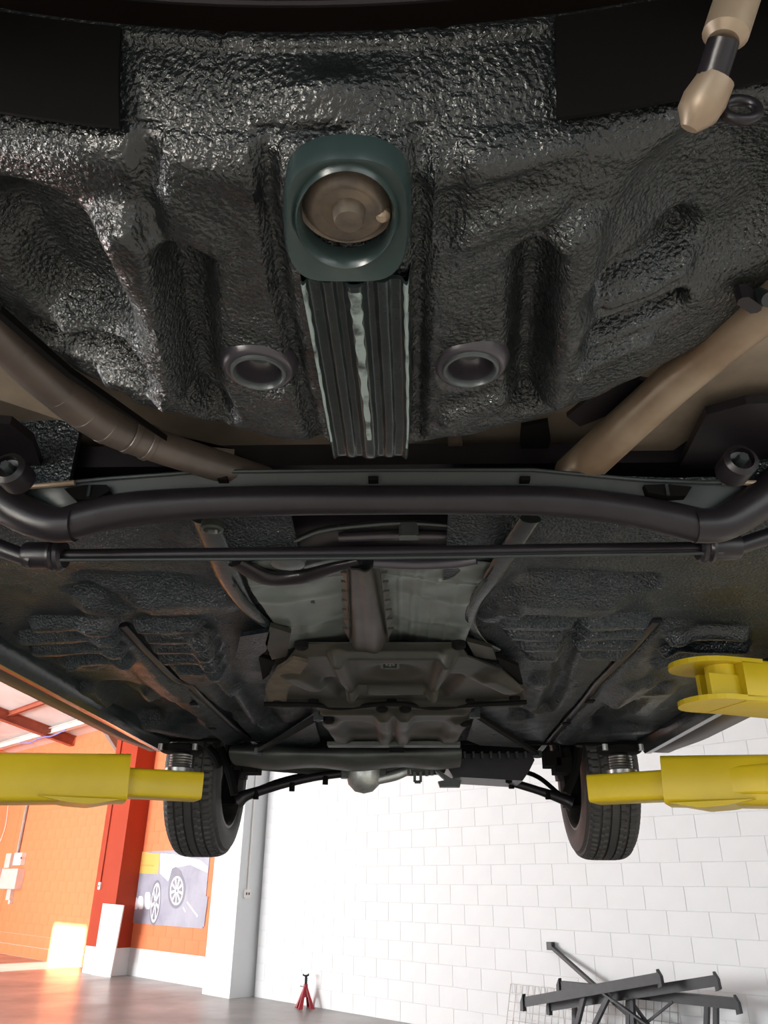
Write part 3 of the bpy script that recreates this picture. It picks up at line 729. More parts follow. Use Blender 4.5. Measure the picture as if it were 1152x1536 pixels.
SR = [(447, 617, 418, .426), (459, 617, 480, .427), (474, 618, 560, .428), (489, 618, 640, .428), (500, 613, 697, .428)]
def ridge_strip(u0, u1, v0, v1, lift):  # pale strips on the rib crests, a painted wet highlight
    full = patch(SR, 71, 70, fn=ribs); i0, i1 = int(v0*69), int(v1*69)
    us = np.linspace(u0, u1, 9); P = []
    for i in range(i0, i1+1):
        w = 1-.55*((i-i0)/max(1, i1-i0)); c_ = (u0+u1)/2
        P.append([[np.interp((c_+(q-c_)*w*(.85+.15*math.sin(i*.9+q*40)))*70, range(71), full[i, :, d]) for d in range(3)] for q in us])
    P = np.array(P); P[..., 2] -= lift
    g = G(); g.grid(P, (0, 0, .0012)); build('sheen_strip', g, m_sheen, strut, smooth=60, label='pale sheen painted on the crest')
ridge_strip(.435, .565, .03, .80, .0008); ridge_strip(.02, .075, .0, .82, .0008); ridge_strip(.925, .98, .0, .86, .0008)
# --- drain plugs
for (x, y) in ((388, 555), (706, 551)):
    c = A(x, y, .437); c[2] = Z0+H_b(c[0])
    g = G(); k = .86
    g.lathe([(.043*k, .006), (.038*k, -.004), (.034*k, -.006), (.031*k, -.006)], c, (0,0,1), 40)
    g.lathe([(.026*k, -.006), (.024*k, .006), (.020*k, .016), (.012*k, .020), (0, .020)], c, (0,0,1), 40)
    pg = build('drain_plug', g, m_plug, car, smooth=60)
    g = G(); g.lathe([(.0315*k, -.004), (.030*k, -.0085), (.0275*k, -.009), (.0255*k, -.006), (.0255*k, .0)], c, (0,0,1), 40); build('plug_rim', g, m_plugring, pg, smooth=60)
    g = G(); g.lathe([(.0135*k, .020), (.0135*k, .014), (.012*k, .012), (0, .012)], c, (0,0,1), 24); build('plug_centre', g, m_plugring, pg, smooth=40)

# --- bare body behind the tub, pipes and rails
P = [[(x, y, Z0+.60+.01*math.sin(x*9)*math.sin(y*11)) for x in np.linspace(-1.0, 1.0, 40)] for y in np.linspace(.45, 1.12, 24)]
g = G(); g.grid(P, (0, 0, .004)); build('rear_floor_panel', g, m_beige, car, smooth=60)
def poly_plate(name, pts, h, th, mat, label=None):
    g = G(); g.prism([A(x, y, h) for x, y in pts], (0, 0, th)); o = build(name, g, mat, car, smooth=0)
    if label: o['label'] = label
    return o
g = G(); tpx(g, [(-70, 430), (0, 505), (75, 575), (150, 632), (225, 665), (400, 722)], [34, 33, 31, 29, 26, 22], h=.50, seg=18)
hose = build('fuel_hose', g, m_hose, car, smooth=60)
for (x, y, dx, dy) in ((20, 524, .72, .69), (90, 587, .78, .62), (128, 617, .80, .60), (160, 638, .86, .5), (195, 653, .9, .43), (222, 664, .92, .4)):
    c = A(x, y, .50); t_ = A(x+dx*10, y+dy*10, .50)-c; t_ /= np.linalg.norm(t_); rr = 31*depth(c)/F_PX*(1-.0006*x)
    g = G(); g.lathe([(rr*.99, -.004), (rr*1.05, -.003), (rr*1.05, .003), (rr*.99, .004)], c, t_, 24); build('hose_band', g, m_hose, hose)
g = G(); tpx(g, [(1230, 395), (1150, 462), (1010, 575), (860, 712)], [36, 34, 32, 31], h=.505, seg=20); ex = build('exhaust_pipe', g, m_pipe, car, smooth=60)
g = G(); q = A(1122, 448, .49); g.box(q, (.030, .012, .016), (.8, .6, 0), (-.6, .8, 0), bev=.004); build('pipe_clamp', g, m_satin, ex)
g = G(); g.cyl(q+np.array([.012, -.012, -.012]), q+np.array([.012, .004, .008]), .007, 12); build('clamp_bolt', g, m_satin_grey, ex)
poly_plate('frame_rail', [(-40, 470), (60, 560), (170, 650), (275, 690), (350, 692), (270, 686), (200, 668), (120, 640), (0, 600), (-60, 560)], .53, .02, m_beige)
poly_plate('frame_rail', [(1010, 590), (1152, 500), (1250, 440), (1250, 620), (1060, 640), (990, 690), (880, 700)], .55, .02, m_beige)
poly_plate('rail_edge', [(0, 468), (105, 560), (240, 655), (250, 662), (100, 566), (-6, 474)], .48, .008, m_void)
poly_plate('lower_bracket', [(-60, 630), (15, 636), (48, 662), (62, 700), (-60, 720)], .52, .012, m_satin)
poly_plate('lower_bracket', [(1020, 700), (1045, 650), (1060, 622), (1120, 606), (1240, 600), (1240, 720)], .52, .012, m_satin)
poly_plate('heat_tab', [(905, 580), (960, 570), (985, 575), (975, 600), (920, 620), (870, 640), (850, 625)], .53, .006, m_satin)
poly_plate('heat_tab', [(782, 640), (822, 632), (826, 660), (815, 700), (788, 700), (780, 665)], .555, .006, m_void)
poly_plate('support_tab', [(672, 655), (692, 652), (696, 690), (672, 690)], .56, .006, m_dirt)

# --- rear axle: torsion beam, flange, cross rail, trailing arms, stabiliser
YB = .90
g = G(); tpx(g, [(100, 786), (150, 772), (210, 762), (300, 755), (420, 751), (576, 750), (720, 750), (830, 752), (930, 763), (1000, 777), (1050, 789)],
            [26, 27, 26, 24, 23, 22, 22, 23, 24, 26, 27], y=YB, seg=20)
ax = build('rear_axle_beam', g, m_satin, car, smooth=60)
xs_px = np.linspace(10, 1145, 90)
top = np.interp(xs_px, [10, 160, 300, 576, 800, 960, 1060, 1145], [733, 718, 708, 705, 705, 720, 724, 724])
bot = np.interp(xs_px, [10, 60, 100, 150, 210, 300, 420, 720, 830, 930, 1000, 1050, 1100, 1145], [740, 752, 775, 768, 752, 740, 736, 736, 738, 748, 765, 772, 758, 745])
P = [[Yp(x, a+(b-a)*k/5, YB-.012+.003*k) for x, a, b in zip(xs_px, top, bot)] for k in range(6)]
g = G(); g.grid(P, (0, .004, 0)); fl = build('beam_flange', g, m_satin_grey, car, smooth=60)
g = G(); g.tube([Yp(x, y, YB-.014) for x, y in zip(xs_px, top)], .0028, 8); build('flange_edge', g, m_satin_grey, fl)
g = G(); g.tube([Yp(x, y, YB-.018) for x, y in ((-80, 742), (10, 733), (112, 724))], .0036, 8); build('worn_edge', g, m_pipe, fl, label='scraped bare edge')
g = G(); g.tube([Yp(x, y, YB-.018) for x, y in ((1084, 723), (1150, 725), (1240, 730))], .0036, 8); build('worn_edge', g, m_pipe, fl, label='scraped bare edge')
for x in (335, 560, 787):
    c = Yp(x, 720, YB-.0085); g = G(); g.box(c, (.013, .012, .0052)); build('slot', g, m_void, fl, smooth=0)
for pts in ([(96, 733), (128, 727), (160, 727), (164, 736), (140, 750), (112, 748)], [(966, 727), (1000, 726), (1038, 730), (1030, 743), (1000, 744), (972, 738)]):
    g = G(); g.prism([Yp(x, y, YB-.016) for x, y in pts], (0, .02, 0)); hl = build('flange_opening', g, m_void, fl, smooth=0)
    c = Yp(sum(p[0] for p in pts)/6, sum(p[1] for p in pts)/6, YB-.018); g = G(); g.cyl(c+np.array([0,0,-.008]), c+np.array([0,0,.008]), .0022, 6); build('brake_line', g, m_satin_grey, hl)
g = G(); a, b = Yp(-60, 696, YB+.07), Yp(1200, 693, YB+.07); g.box((a+b)/2, (abs(b[0]-a[0]), .05, .034), bev=.006); build('cross_rail', g, m_satin, car, smooth=0)
for sgn, arm, top_arm in ((-1, [(-110, 690), (-30, 728), (30, 768), (75, 786), (112, 787)], [(-80, 790), (0, 822), (50, 840)]), (1, [(1260, 690), (1180, 722), (1120, 764), (1080, 786), (1040, 789)], [(1240, 780), (1150, 806), (1100, 822)])):
    g = G(); tpx(g, arm, [34, 32, 29, 27, 26], y=YB-.004, seg=20); build('trailing_arm', g, m_satin, car, smooth=60)
    g = G(); tpx(g, top_arm, [14, 13, 12], y=YB+.08, seg=14); build('link_rod', g, m_satin, car, smooth=60)
g = G(); tpx(g, [(60, 834), (95, 833), (320, 831), (576, 829), (830, 825), (1045, 822), (1085, 822)], 9.5, y=.985, seg=16); bar = build('stabiliser_bar', g, m_satin, car, smooth=60)
g = G(); tpx(g, [(60, 840), (576, 836.5), (1085, 829)], 3.0, y=.974, seg=8); build('bar_seam', g, m_satin_grey, bar, smooth=60)
for c0, c1, sg in (((38, 833), (98, 833), 1), ((1108, 820), (1046, 821), -1)):
    p, q = Yp(*c0, .985), Yp(*c1, .985); L = float(np.linalg.norm(q-p)); rr = 20*depth(p)/F_PX
    g = G(); g.lathe([(0, 0), (rr*.93, 0), (rr, .004), (rr, L*.62), (rr*1.16, L*.64), (rr*1.2, L*.72), (rr*1.05, L*.78), (rr*1.22, L*.84), (rr*1.2, L*.93), (rr*.95, L), (0, L)], p, q-p, 32); build('bar_bushing', g, m_satin, car, smooth=35)
for x, y in ((12, 702), (1112, 690)):
    c = Yp(x, y, .80); rr = 17*depth(c)/F_PX
    g = G(); g.lathe([(0, .03), (rr*1.5, .03), (rr*1.5, .0), (rr*1.05, -.004), (rr, .004), (rr*.6, .006), (0, .006)], c, (0, 1, 0), 28); kn = build('arm_bushing', g, m_satin, car, smooth=40)
    g = G(); g.lathe([(rr*.5, .006), (rr*.5, -.006), (rr*.42, -.009), (0, -.009)], c, (0, 1, 0), 6); build('bolt', g, m_satin_grey, kn, smooth=20)
# lower shock eye near the bumper
q0, q1 = Yp(1180, -230, .235), Yp(1085, 62, .272)
g = G(); g.cyl(q0, q1, 34*depth(q1)/F_PX, 24, .004); sh = build('shock_absorber', g, m_pipe, car, smooth=40)
q2 = Yp(1057, 150, .292)
g = G(); g.cyl(q1, q2, 23*depth(q2)/F_PX, 20); build('shock_rod', g, m_satin, sh, smooth=40)
q3 = Yp(1045, 172, .297); g = G(); dd = (q3-q2)/np.linalg.norm(q3-q2); g.tube([q2-dd*.012, q2, q3, q3+dd*.008], [.0105, .0125, .0115, .005], 16); build('shock_eye', g, m_pipe, sh, smooth=50)
g = G(); c = Yp(1110, 165, .30); rr = 26*depth(c)/F_PX; g.tube([c+np.array([math.cos(a)*rr, 0, math.sin(a)*rr*.85]) for a in np.linspace(0, 6.283, 25)[:-1]], .0032, 8, closed=True); build('hanger_ring', g, m_satin, car, smooth=60)

# --- floor pans left and right of the tunnel
HF = .465
def floor_half(sg, feats):
    xa, xb = (-.86, -.13) if sg < 0 else (.10, .92)
    X, Y = np.meshgrid(np.linspace(xa, xb, 150), np.linspace(.93, 2.86, 260))
    Zr = relief(X, Y, feats)
    base = HF-.004*np.sin(X*11+1)*np.sin(Y*7)
    base += .03*smoothstep((1.12-Y)/.16)
    Zr += .0016*np.sin(X*47+2*np.sin(Y*19))*np.sin(Y*41+X*13)
    P = np.dstack([X, Y, Z0+base-Zr]); g = G(); g.grid(P, (0, 0, .004)); return build('floor_pan', g, m_tar_floor, car, smooth=60)
h = HF
fl_ = []
def FL(w, ht, *pts): fl_.append((pl(h, *pts), w, ht*1.7))
FL(.017, -.014, (183, 937), (262, 1018), (284, 1027), (304, 1047), (392, 1124))
FL(.05, .008, (150, 930), (235, 1020), (290, 1060), (360, 1120))
for yy, x0, x1 in ((930, 60, 165), (948, 40, 170), (966, 60, 180), (984, 110, 190), (935, 215, 290), (951, 230, 310), (967, 240, 318), (983, 250, 322), (999, 275, 328)):
    FL(.026, .014, (x0, yy), (x1, yy-2))
FL(.03, .010, (300, 945), (330, 1010), (360, 1045), (400, 1090))
FL(.05, -.016, (335, 1030), (362, 1078)); FL(.05, -.016, (378, 1030), (404, 1082)); FL(.04, .010, (355, 1025), (385, 1075))
FL(.07, -.02, (180, 1030), (225, 1075)); FL(.06, .015, (130, 1030), (150, 1048)); FL(.06, .014, (205, 1035), (222, 1050)); FL(.07, -.014, (235, 1050), (280, 1080))
FL(.05, .010, (110, 990), (130, 995)); FL(.08, .012, (230, 1085), (290, 1098)); FL(.06, -.012, (150, 870), (260, 875)); FL(.06, .012, (150, 905), (330, 900)); FL(.04, -.01, (120, 885), (200, 905))
floor_half(-1, fl_)
fl_ = []
FL(.017, -.014, (984, 931), (946, 975), (896, 1025), (881, 1045), (811, 1125))
FL(.05, .008, (1010, 940), (960, 995), (905, 1050), (850, 1110))
for yy, x0, x1 in ((925, 760, 850), (941, 770, 860), (957, 790, 860), (973, 800, 850), (925, 880, 960), (941, 880, 955), (957, 870, 940), (973, 880, 925), (945, 1010, 1110), (965, 1000, 1110), (985, 990, 1080)):
    FL(.026, .014, (x0, yy), (x1, yy+1))
FL(.03, -.014, (862, 930), (850, 980), (838, 1020))
FL(.045, -.016, (838, 1025), (815, 1065)); FL(.045, -.016, (795, 1030), (780, 1075)); FL(.05, .012, (815, 1020), (795, 1065))
FL(.06, .013, (960, 1020), (930, 1040)); FL(.06, -.015, (930, 1050), (895, 1085)); FL(.06, .013, (990, 1030), (960, 1060)); FL(.07, .012, (900, 1095), (960, 1090))
FL(.06, .012, (780, 900), (900, 905)); FL(.05, -.012, (800, 870), (960, 875)); FL(.04, .01, (735, 918), (760, 912))
floor_half(1, fl_)
for pts in ([(183, 937), (225, 982), (262, 1018), (284, 1027), (304, 1047), (345, 1085), (392, 1124)], [(984, 931), (946, 975), (896, 1025), (881, 1045), (846, 1085), (811, 1125)]):
    Q = smooth_path([A(x, y, HF) for x, y in pts], 5)
    g = G(); g.tube(Q, [.010]*len(Q), 10, squash=.55); build('floor_rail_seam', g, m_satin, car, smooth=60)
for x, y in ((289, 1055), (318, 1092), (885, 1052), (850, 1085)):
    c = A(x, y, HF-.012); g = G(); g.box(c, (.022, .030, .004)); build('drain_slot', g, m_void, car, smooth=0)

# --- sills
def sill(sg):
    xi, xo = (-.815, -.925) if sg < 0 else (.845, .985)
    s_ = -1 if sg < 0 else 1
    ys = np.linspace(.95, 2.82, 30); P = []
    prof = [(xi, .455), (xi+s_*.012, .43), (xi+s_*.02, .418), (xi+s_*.04, .418), (xi+s_*.048, .424)]
    for y in ys: P.append([(x, y, Z0+hh_+.0) for x, hh_ in prof])
    g = G(); g.grid(P, (0, 0, .02)); build('sill_seam', g, m_enamel, car, smooth=50)
    P = []
    prof = [(xi+s_*.046, .432), (xi+s_*.075, .422), (xo-s_*.008, .420), (xo, .428), (xo+s_*.012, .50), (xo+s_*.02, .62), (xo+s_*.022, .80), (xo-s_*.01, 1.02)]
    for y in ys:
        k = smoothstep(np.array((y-2.5)/.32)).item()
        P.append([(x-s_*.03*k, y, Z0+hh_+.0) for x, hh_ in prof])
    g = G(); g.grid(P, (-s_*.006, 0, .006)); build('sill_panel', g, m_body, car, smooth=50)
sill(-1); sill(1)
# upper body closes the car from above
secs = []
for y, zlo, w, wt, zt in ((-.42, .62, .70, .50, 1.0), (-.30, .60, .86, .58, 1.45), (.3, .72, .94, .62, 1.60), (.9, .86, .95, .64, 1.64), (1.2, .80, .955, .66, 1.64), (2.0, .80, .955, .66, 1.64), (2.75, .80, .95, .62, 1.58), (3.2, .90, .94, .62, 1.14), (3.9, .70, .86, .6, 1.02), (4.15, .62, .62, .5, .85)):
    secs.append([(-w, y, Z0+zlo), (-w*1.0, y, Z0+(zlo+zt)*.52), (-wt, y, Z0+zt), (0, y, Z0+zt+.03), (wt, y, Z0+zt), (w, y, Z0+(zlo+zt)*.52), (w, y, Z0+zlo)])
sx = np.array(secs); sx[..., 0] += CX+.02
g = G(); g.grid(sx, (0, 0, -.01)); build('upper_body', g, m_body, car, smooth=40)
P = [[(x, y, Z0+.66+.02*math.sin(y*3)) for x in np.linspace(-.93, .95, 12)] for y in np.linspace(2.83, 4.05, 12)]
g = G(); g.grid(P, (0, 0, .01)); build('engine_bay_liner', g, m_void, car, smooth=40)
P = [[(x, 2.84+.03*math.sin(x*3), Z0+.455+.205*k/5) for x in np.linspace(-.90, .93, 20)] for k in range(6)]
g = G(); g.grid(P, (0, .01, 0)); build('firewall', g, m_void, car, smooth=40)
for sg in (-1, 1):
    P = [[(sg*(.93-.0)+CX+.02, y, Z0+z) for z in (.50, .7, .95)] for y in np.linspace(.86, .96, 4)]
    P = [[(CX+.02+sg*(.45+.5*k/8), .92+.0*k, Z0+z) for z in (.48, .6, .85)] for k in range(9)]
    g = G(); g.grid(P, (0, .01, 0)); build('wheel_arch_panel', g, m_tar_floor, car, smooth=40)
# front bumper lower edge, far beyond the wheels
P = [[(x, 4.0-.25*x*x, Z0+z) for z in (.56, .66, .82)] for x in np.linspace(-.84, .86, 24)]
g = G(); g.grid(P, (0, .02, 0)); build('front_bumper', g, m_void, car, smooth=50)

# --- tunnel: heat shield, ridge, braces, tank
def quilt(U, V):
    z = .020*np.sin(np.pi*U)*0
    z += -.018*np.sin(np.pi*np.clip(U, 0, 1))                      # gently arched up into the tunnel
    for k in (.64, .70, .735, .80, .88): z += .0022*np.exp(-((U-k)/.006)**2)*smoothstep((V-.1)/.2)
    for k in (.36, .56, .76, .9): z += .0025*np.exp(-((V-k-.03*np.sin(U*9))/.018)**2)
    z += .003*np.sin(U*23+V*5)*np.sin(V*17)
    return z
g = G(); g.grid(patch([(362, 742, 846, .458), (368, 734, 866, .455), (380, 724, 890, .452), (412, 706, 936, .45), (432, 694, 972, .446)], 120, 90, fn=quilt), (0, 0, .002)); hs = build('heat_shield', g, m_foil, car, smooth=60)
def ridge(U, V): return .022*np.sqrt(np.clip(1-(2*U-1)**2, 0, 1))+.002*np.sin(U*12)
g = G(); g.grid(patch([(519, 566, 838, .460), (520, 572, 880, .458), (524, 580, 930, .455), (524, 584, 964, .452)], 24, 30, fn=ridge), (0, 0, .003)); build('shield_ridge', g, m_ridge, hs, smooth=60)
for k in range(7):
    y = 868+14*k
    for xx, dx in ((520+.6*k, -9), (572+1.6*k, 9)):
        g = G(); h_ = .438; g.prism([A(xx, y-8, h_), A(xx, y+7, h_), A(xx+dx, y-9, h_+.008)], (0, 0, .004)); build('crimp', g, m_ridge, hs, smooth=0)
def strap(name, pts, rp, h_, mat=m_enamel, y=None):
    g = G(); tpx(g, pts, rp, h=h_, seg=12, squash=.45); return build(name, g, mat, car, smooth=60)
s1 = strap('tunnel_brace', [(306, 778), (322, 815), (345, 870), (372, 912), (408, 942), (430, 955)], [19, 20, 19, 13, 9, 9], .455)
g = G(); tpx(g, [(352, 878), (366, 900), (386, 918)], [3.5, 4.5, 3.5], h=.440, seg=8); build('pressed_bead', g, m_satin_grey, s1)
g = G(); c = A(318, 794, .44); g.lathe([(.016, .01), (.016, 0), (.012, -.002), (.010, .004), (0, .005)], c, (0,0,1), 18); build('brace_eye', g, m_sub, s1)
s2 = strap('tunnel_brace', [(796, 778), (768, 820), (737, 868), (712, 905), (706, 935), (722, 962), (745, 975)], [17, 17, 15, 11, 8, 7, 7], .455)
g = G(); tpx(g, [(728, 870), (716, 888), (706, 908)], [3.5, 4.5, 3.5], h=.440, seg=8); build('pressed_bead', g, m_satin_grey, s2)
# fuel tank over the tunnel, its seam and strap
yt = 1.16
P = []
for k in range(16):
    a = R(180)*k/15; P.append([Yp(x, 800, yt)+np.array([0, -.05*math.sin(a)*1.0, .045*math.cos(a)+.012*math.sin((x-440)/290*3.1416)]) for x in np.linspace(440, 725, 40)])
g = G(); g.grid(P, (0, .02, 0)); tank = build('fuel_tank', g, m_satin, car, smooth=60)
g = G(); tpx(g, [(508, 806), (590, 803), (680, 804)], [7, 8, 7], y=yt-.055, seg=12); build('tank_seam', g, m_plug, tank, smooth=60)
g = G(); c = Yp(613, 797, yt-.075); g.box(c, (.030, .02, .022), bev=.004); build('tank_strap', g, m_plugring, tank, smooth=30)
g = G(); tpx(g, [(440, 812), (480, 796), (540, 788), (610, 784), (700, 790)], [4, 5, 5, 5, 4], y=1.08, seg=10); build('fuel_line', g, m_enamel, car, smooth=60)
g = G(); tpx(g, [(405, 760), (418, 780), (425, 815)], [20, 21, 16], y=1.10, seg=16); tpx(g, [(345, 765), (380, 790), (395, 815)], [16, 18, 16], y=1.14, seg=16); build('filler_pipe', g, m_enamel, car, smooth=60)
g = G(); tpx(g, [(352, 842), (400, 866), (450, 866), (500, 852), (540, 842)], [14, 18, 17, 13, 8], h=.452, seg=16, squash=.6); build('exhaust_mount', g, m_satin, car, smooth=60)
g = G(); tpx(g, [(560, 844), (620, 846), (680, 844), (715, 840)], [8, 9, 9, 7], h=.45, seg=14); build('tunnel_crossbar', g, m_plug, car, smooth=60)
g = G(); c = A(432, 843, .446); g.lathe([(.028, .006), (.026, -.004), (.014, -.008), (0, -.009)], c, (0,0,1), 20); build('resonator_cap', g, m_plugring, car, smooth=50)
# beige parts glimpsed over the tank
P = [[(x, 1.16+.05*k, Z0+.56-.015*k) for x in np.linspace(-.34, .34, 16)] for k in range(7)]
g = G(); g.grid(P, (0, 0, .004)); build('tunnel_roof', g, m_beige, car, smooth=50)

# --- under covers
hc = .43
cf = [(pl(hc, (505, 982), (672, 982)), .016, .010), (pl(hc, (505, 982), (525, 1030)), .030, .014), (pl(hc, (672, 982), (650, 1030)), .030, .014),
      (pl(hc, (525, 1029), (652, 1028)), .018, .016), (pl(hc, (520, 1045), (500, 1020)), .04, -.014), (pl(hc, (660, 1042), (680, 1015)), .04, -.014),
      (pl(hc, (590, 1008), (592, 1008)), .10, -.010), (pl(hc, (440, 1010), (470, 1025)), .06, .012), (pl(hc, (735, 1015), (765, 1030)), .06, .012), (pl(hc, (410, 1052), (780, 1050)), .022, .012)]
cf = [(p_, w_*.8, h_*1.4) for p_, w_, h_ in cf]
g = G(); g.grid(patch([(450, 690, 966, hc+.01), (436, 702, 985, hc), (420, 752, 1005, hc), (400, 786, 1030, hc), (396, 790, 1055, hc)], 130, 90, cf), (0, 0, .004)); cov = build('middle_undercover', g, m_cover, car, smooth=60)
mark = [((566, 994), (602, 994)), ((572, 994), (573, 1007)), ((573, 1007), (597, 1007)), ((597, 1007), (597, 994)), ((580, 998), (580, 1003)), ((588, 997), (591, 1003)), ((585, 997), (585, 1004))]
for a, b in mark:
    g = G(); p, q = A(*a, hc-.002), A(*b, hc-.002); p[2] = q[2] = A(585, 1000, hc)[2]+.009; g.beam(p, q, .006, .010); build('moulded_mark', g, m_sub, cov, smooth=0)
for pts in ([(404, 1052), (398, 1030), (416, 1000), (440, 985), (462, 990), (448, 1012), (432, 1030), (430, 1050)],):
    g = G(); P3 = [A(x, y, hc-.002) for x, y in pts]
    for p in P3: p[2] -= .006
    g.prism(P3, (0, 0, .008)); build('dirt_patch', g, m_rust, cov, smooth=0, label='dried brown mud at its edge')
for x, y in ((416, 1051), (470, 1053), (588, 1053), (705, 1053), (772, 1049), (452, 972), (688, 971)):
    c = A(x, y, hc-.006); g = G(); g.lathe([(0, .012), (.014, .012), (.014, 0), (.009, -.004), (0, -.005)], c, (0,0,1), 12); build('fastener', g, m_void, cov)
g = G(); g.tube(smooth_path([A(x, y, hc-.014) for x, y in ((396, 1056), (470, 1057), (510, 1062), (590, 1055), (650, 1062), (700, 1058), (790, 1053))], 5), .006, 8); build('cover_edge', g, m_void, cov)
# torn flaps beside the cover
for pts, m_ in (([(405, 940), (436, 950), (430, 985), (408, 990), (398, 965)], m_cover), ([(360, 955), (405, 948), (400, 975), (372, 1000), (352, 985)], m_tar_floor),
                ([(700, 962), (738, 972), (745, 990), (712, 985)], m_cover), ([(745, 985), (778, 1000), (785, 1028), (762, 1020)], m_void), ([(388, 985), (412, 992), (404, 1012), (394, 1020)], m_void)):
    g = G(); g.prism([A(x, y, hc+.008) for x, y in pts], (0, .004, .010)); build('cover_flap', g, m_, car, smooth=0)
he = .42
ef = [(pl(he, (575, 1068), (578, 1110)), .03, .018), (pl(he, (606, 1068), (604, 1110)), .03, .018), (pl(he, (490, 1068), (690, 1068)), .03, .010),
      (pl(he, (530, 1090), (545, 1095)), .10, -.012), (pl(he, (645, 1090), (655, 1095)), .10, -.012), (pl(he, (492, 1080), (515, 1110)), .04, .014), (pl(he, (690, 1080), (672, 1110)), .04, .014)]
g = G(); g.grid(patch([(478, 708, 1060, he), (484, 704, 1080, he), (500, 690, 1100, he), (505, 684, 1117, he)], 90, 50, ef), (0, 0, .005)); cov2 = build('front_undercover', g, m_cover, car, smooth=60)
for x, y in ((493, 1083), (698, 1087), (573, 1066), (608, 1066)):
    c = A(x, y, he-.014); g = G(); g.lathe([(0, .012), (.016, .012), (.016, 0), (.010, -.005), (0, -.006)], c, (0,0,1), 12); build('fastener', g, m_void, cov2)
for pts in ([(388, 1127), (478, 1074)], [(806, 1131), (712, 1070)]):
    g = G(); p, q = A(*pts[0], .405), A(*pts[1], .42); g.beam(p, q, .017, .012); br = build('subframe_brace', g, m_void, car, smooth=0)
    for r_ in (p, q):
        g = G(); g.lathe([(0, .01), (.016, .01), (.016, -.012), (0, -.014)], r_, (0,0,1), 6); build('bolt', g, m_satin_grey, br, smooth=0)
for pts in ([(400, 1120), (470, 1075), (480, 1112), (470, 1118)], [(712, 1075), (790, 1122), (720, 1118), (700, 1110)]):
    g = G(); g.prism([A(x, y, .44) for x, y in pts], (0, 0, .01)); build('gusset_panel', g, m_tar_floor, car, smooth=0)
# subframe crossmember
YS = 2.86
P = []
for k in range(18):
    a = R(200)*k/17-R(10)
    row = []
    for x in np.linspace(352, 690, 60):
        yc = 1133+4*math.sin((x-352)/338*3.14); c = Yp(x, yc, YS); hgt = .036+.006*math.sin(x*.05)
        row.append(c+np.array([0, -.10*math.sin(a), .0+hgt*math.cos(a)]))
    P.append(row)
g = G(); g.grid(P, (0, .02, 0)); sf = build('front_subframe', g, m_sub, car, smooth=60)
g = G(); a, b = A(492, 1117, .408), A(690, 1117, .408); g.beam(a, b, .05, .012); build('subframe_flange', g, m_sub, sf, smooth=0)
c = A(595, 1126, .395); g = G(); g.box(c, (.05, .012, .012)); build('slot', g, m_void, sf, smooth=0)
# right hand box below the engine
YE = 2.98
poly = [(672, 1131), (797, 1129), (802, 1140), (793, 1158), (784, 1171), (680, 1165), (670, 1150)]
g = G(); g.prism([Yp(x, y, YE) for x, y in poly], (0, .22, 0)); bx = build('engine_side_cover', g, m_satin, car, smooth=0)
for k in range(9):
    c = Yp(684+13*k, 1133, YE-.008); g = G(); g.box(c, (.007, .03, .024)); build('fin', g, m_satin_grey, bx, smooth=0)
g = G(); c = Yp(763, 1169, YE+.02); g.lathe([(0, .012), (.012, .012), (.012, -.012), (0, -.016)], c, (0,0,1), 8); build('drain_bolt', g, m_void, bx)
# gearbox bulge and brackets hanging below
c = Yp(546, 1162, 3.05); rr = 27*depth(c)/F_PX
g = G(); g.lathe([(0, -rr), (rr*.5, -rr*.88), (rr*.86, -rr*.52), (rr, 0), (rr*1.02, rr*.5), (rr, rr*.9)], c, (0,0,1), 32); gb = build('gearbox_housing', g, m_alu, car, smooth=50)
for q, up in ((-1.05, 0), (1.05, .012)):
    g = G(); g.box(c+np.array([rr*q, -.01, up]), (.03, .04, .03), bev=.004); build('mount_ear', g, m_sub, gb, smooth=0)
g = G(); tpx(g, [(565, 1170), (592, 1163), (615, 1154)], [7, 8, 7], y=3.04, seg=12); build('coolant_pipe', g, m_alu, car, smooth=60)
g = G()
for a, b in (((622, 1158), (622, 1173)), ((622, 1173), (631, 1173)), ((631, 1173), (631, 1158)), ((613, 1152), (613, 1162)), ((640, 1150), (640, 1164)), ((648, 1150), (648, 1163))):
    g.beam(Yp(*a, 3.0), Yp(*b, 3.0), .010, .014, (0, 1, 0))
build('wire_bracket', g, m_sub, car, smooth=0)
g = G(); g.prism([Yp(x, y, 3.02) for x, y in ((652, 1150), (662, 1158), (676, 1167), (692, 1170), (690, 1180), (660, 1180), (657, 1172), (668, 1170), (654, 1157))], (0, .04, 0)); build('engine_mount', g, m_sub, car, smooth=0)
g = G(); tpx(g, [(360, 1140), (470, 1148), (640, 1150), (690, 1140)], [12, 13, 13, 10], y=3.2, seg=12); build('engine_sump', g, m_sub, car, smooth=60)

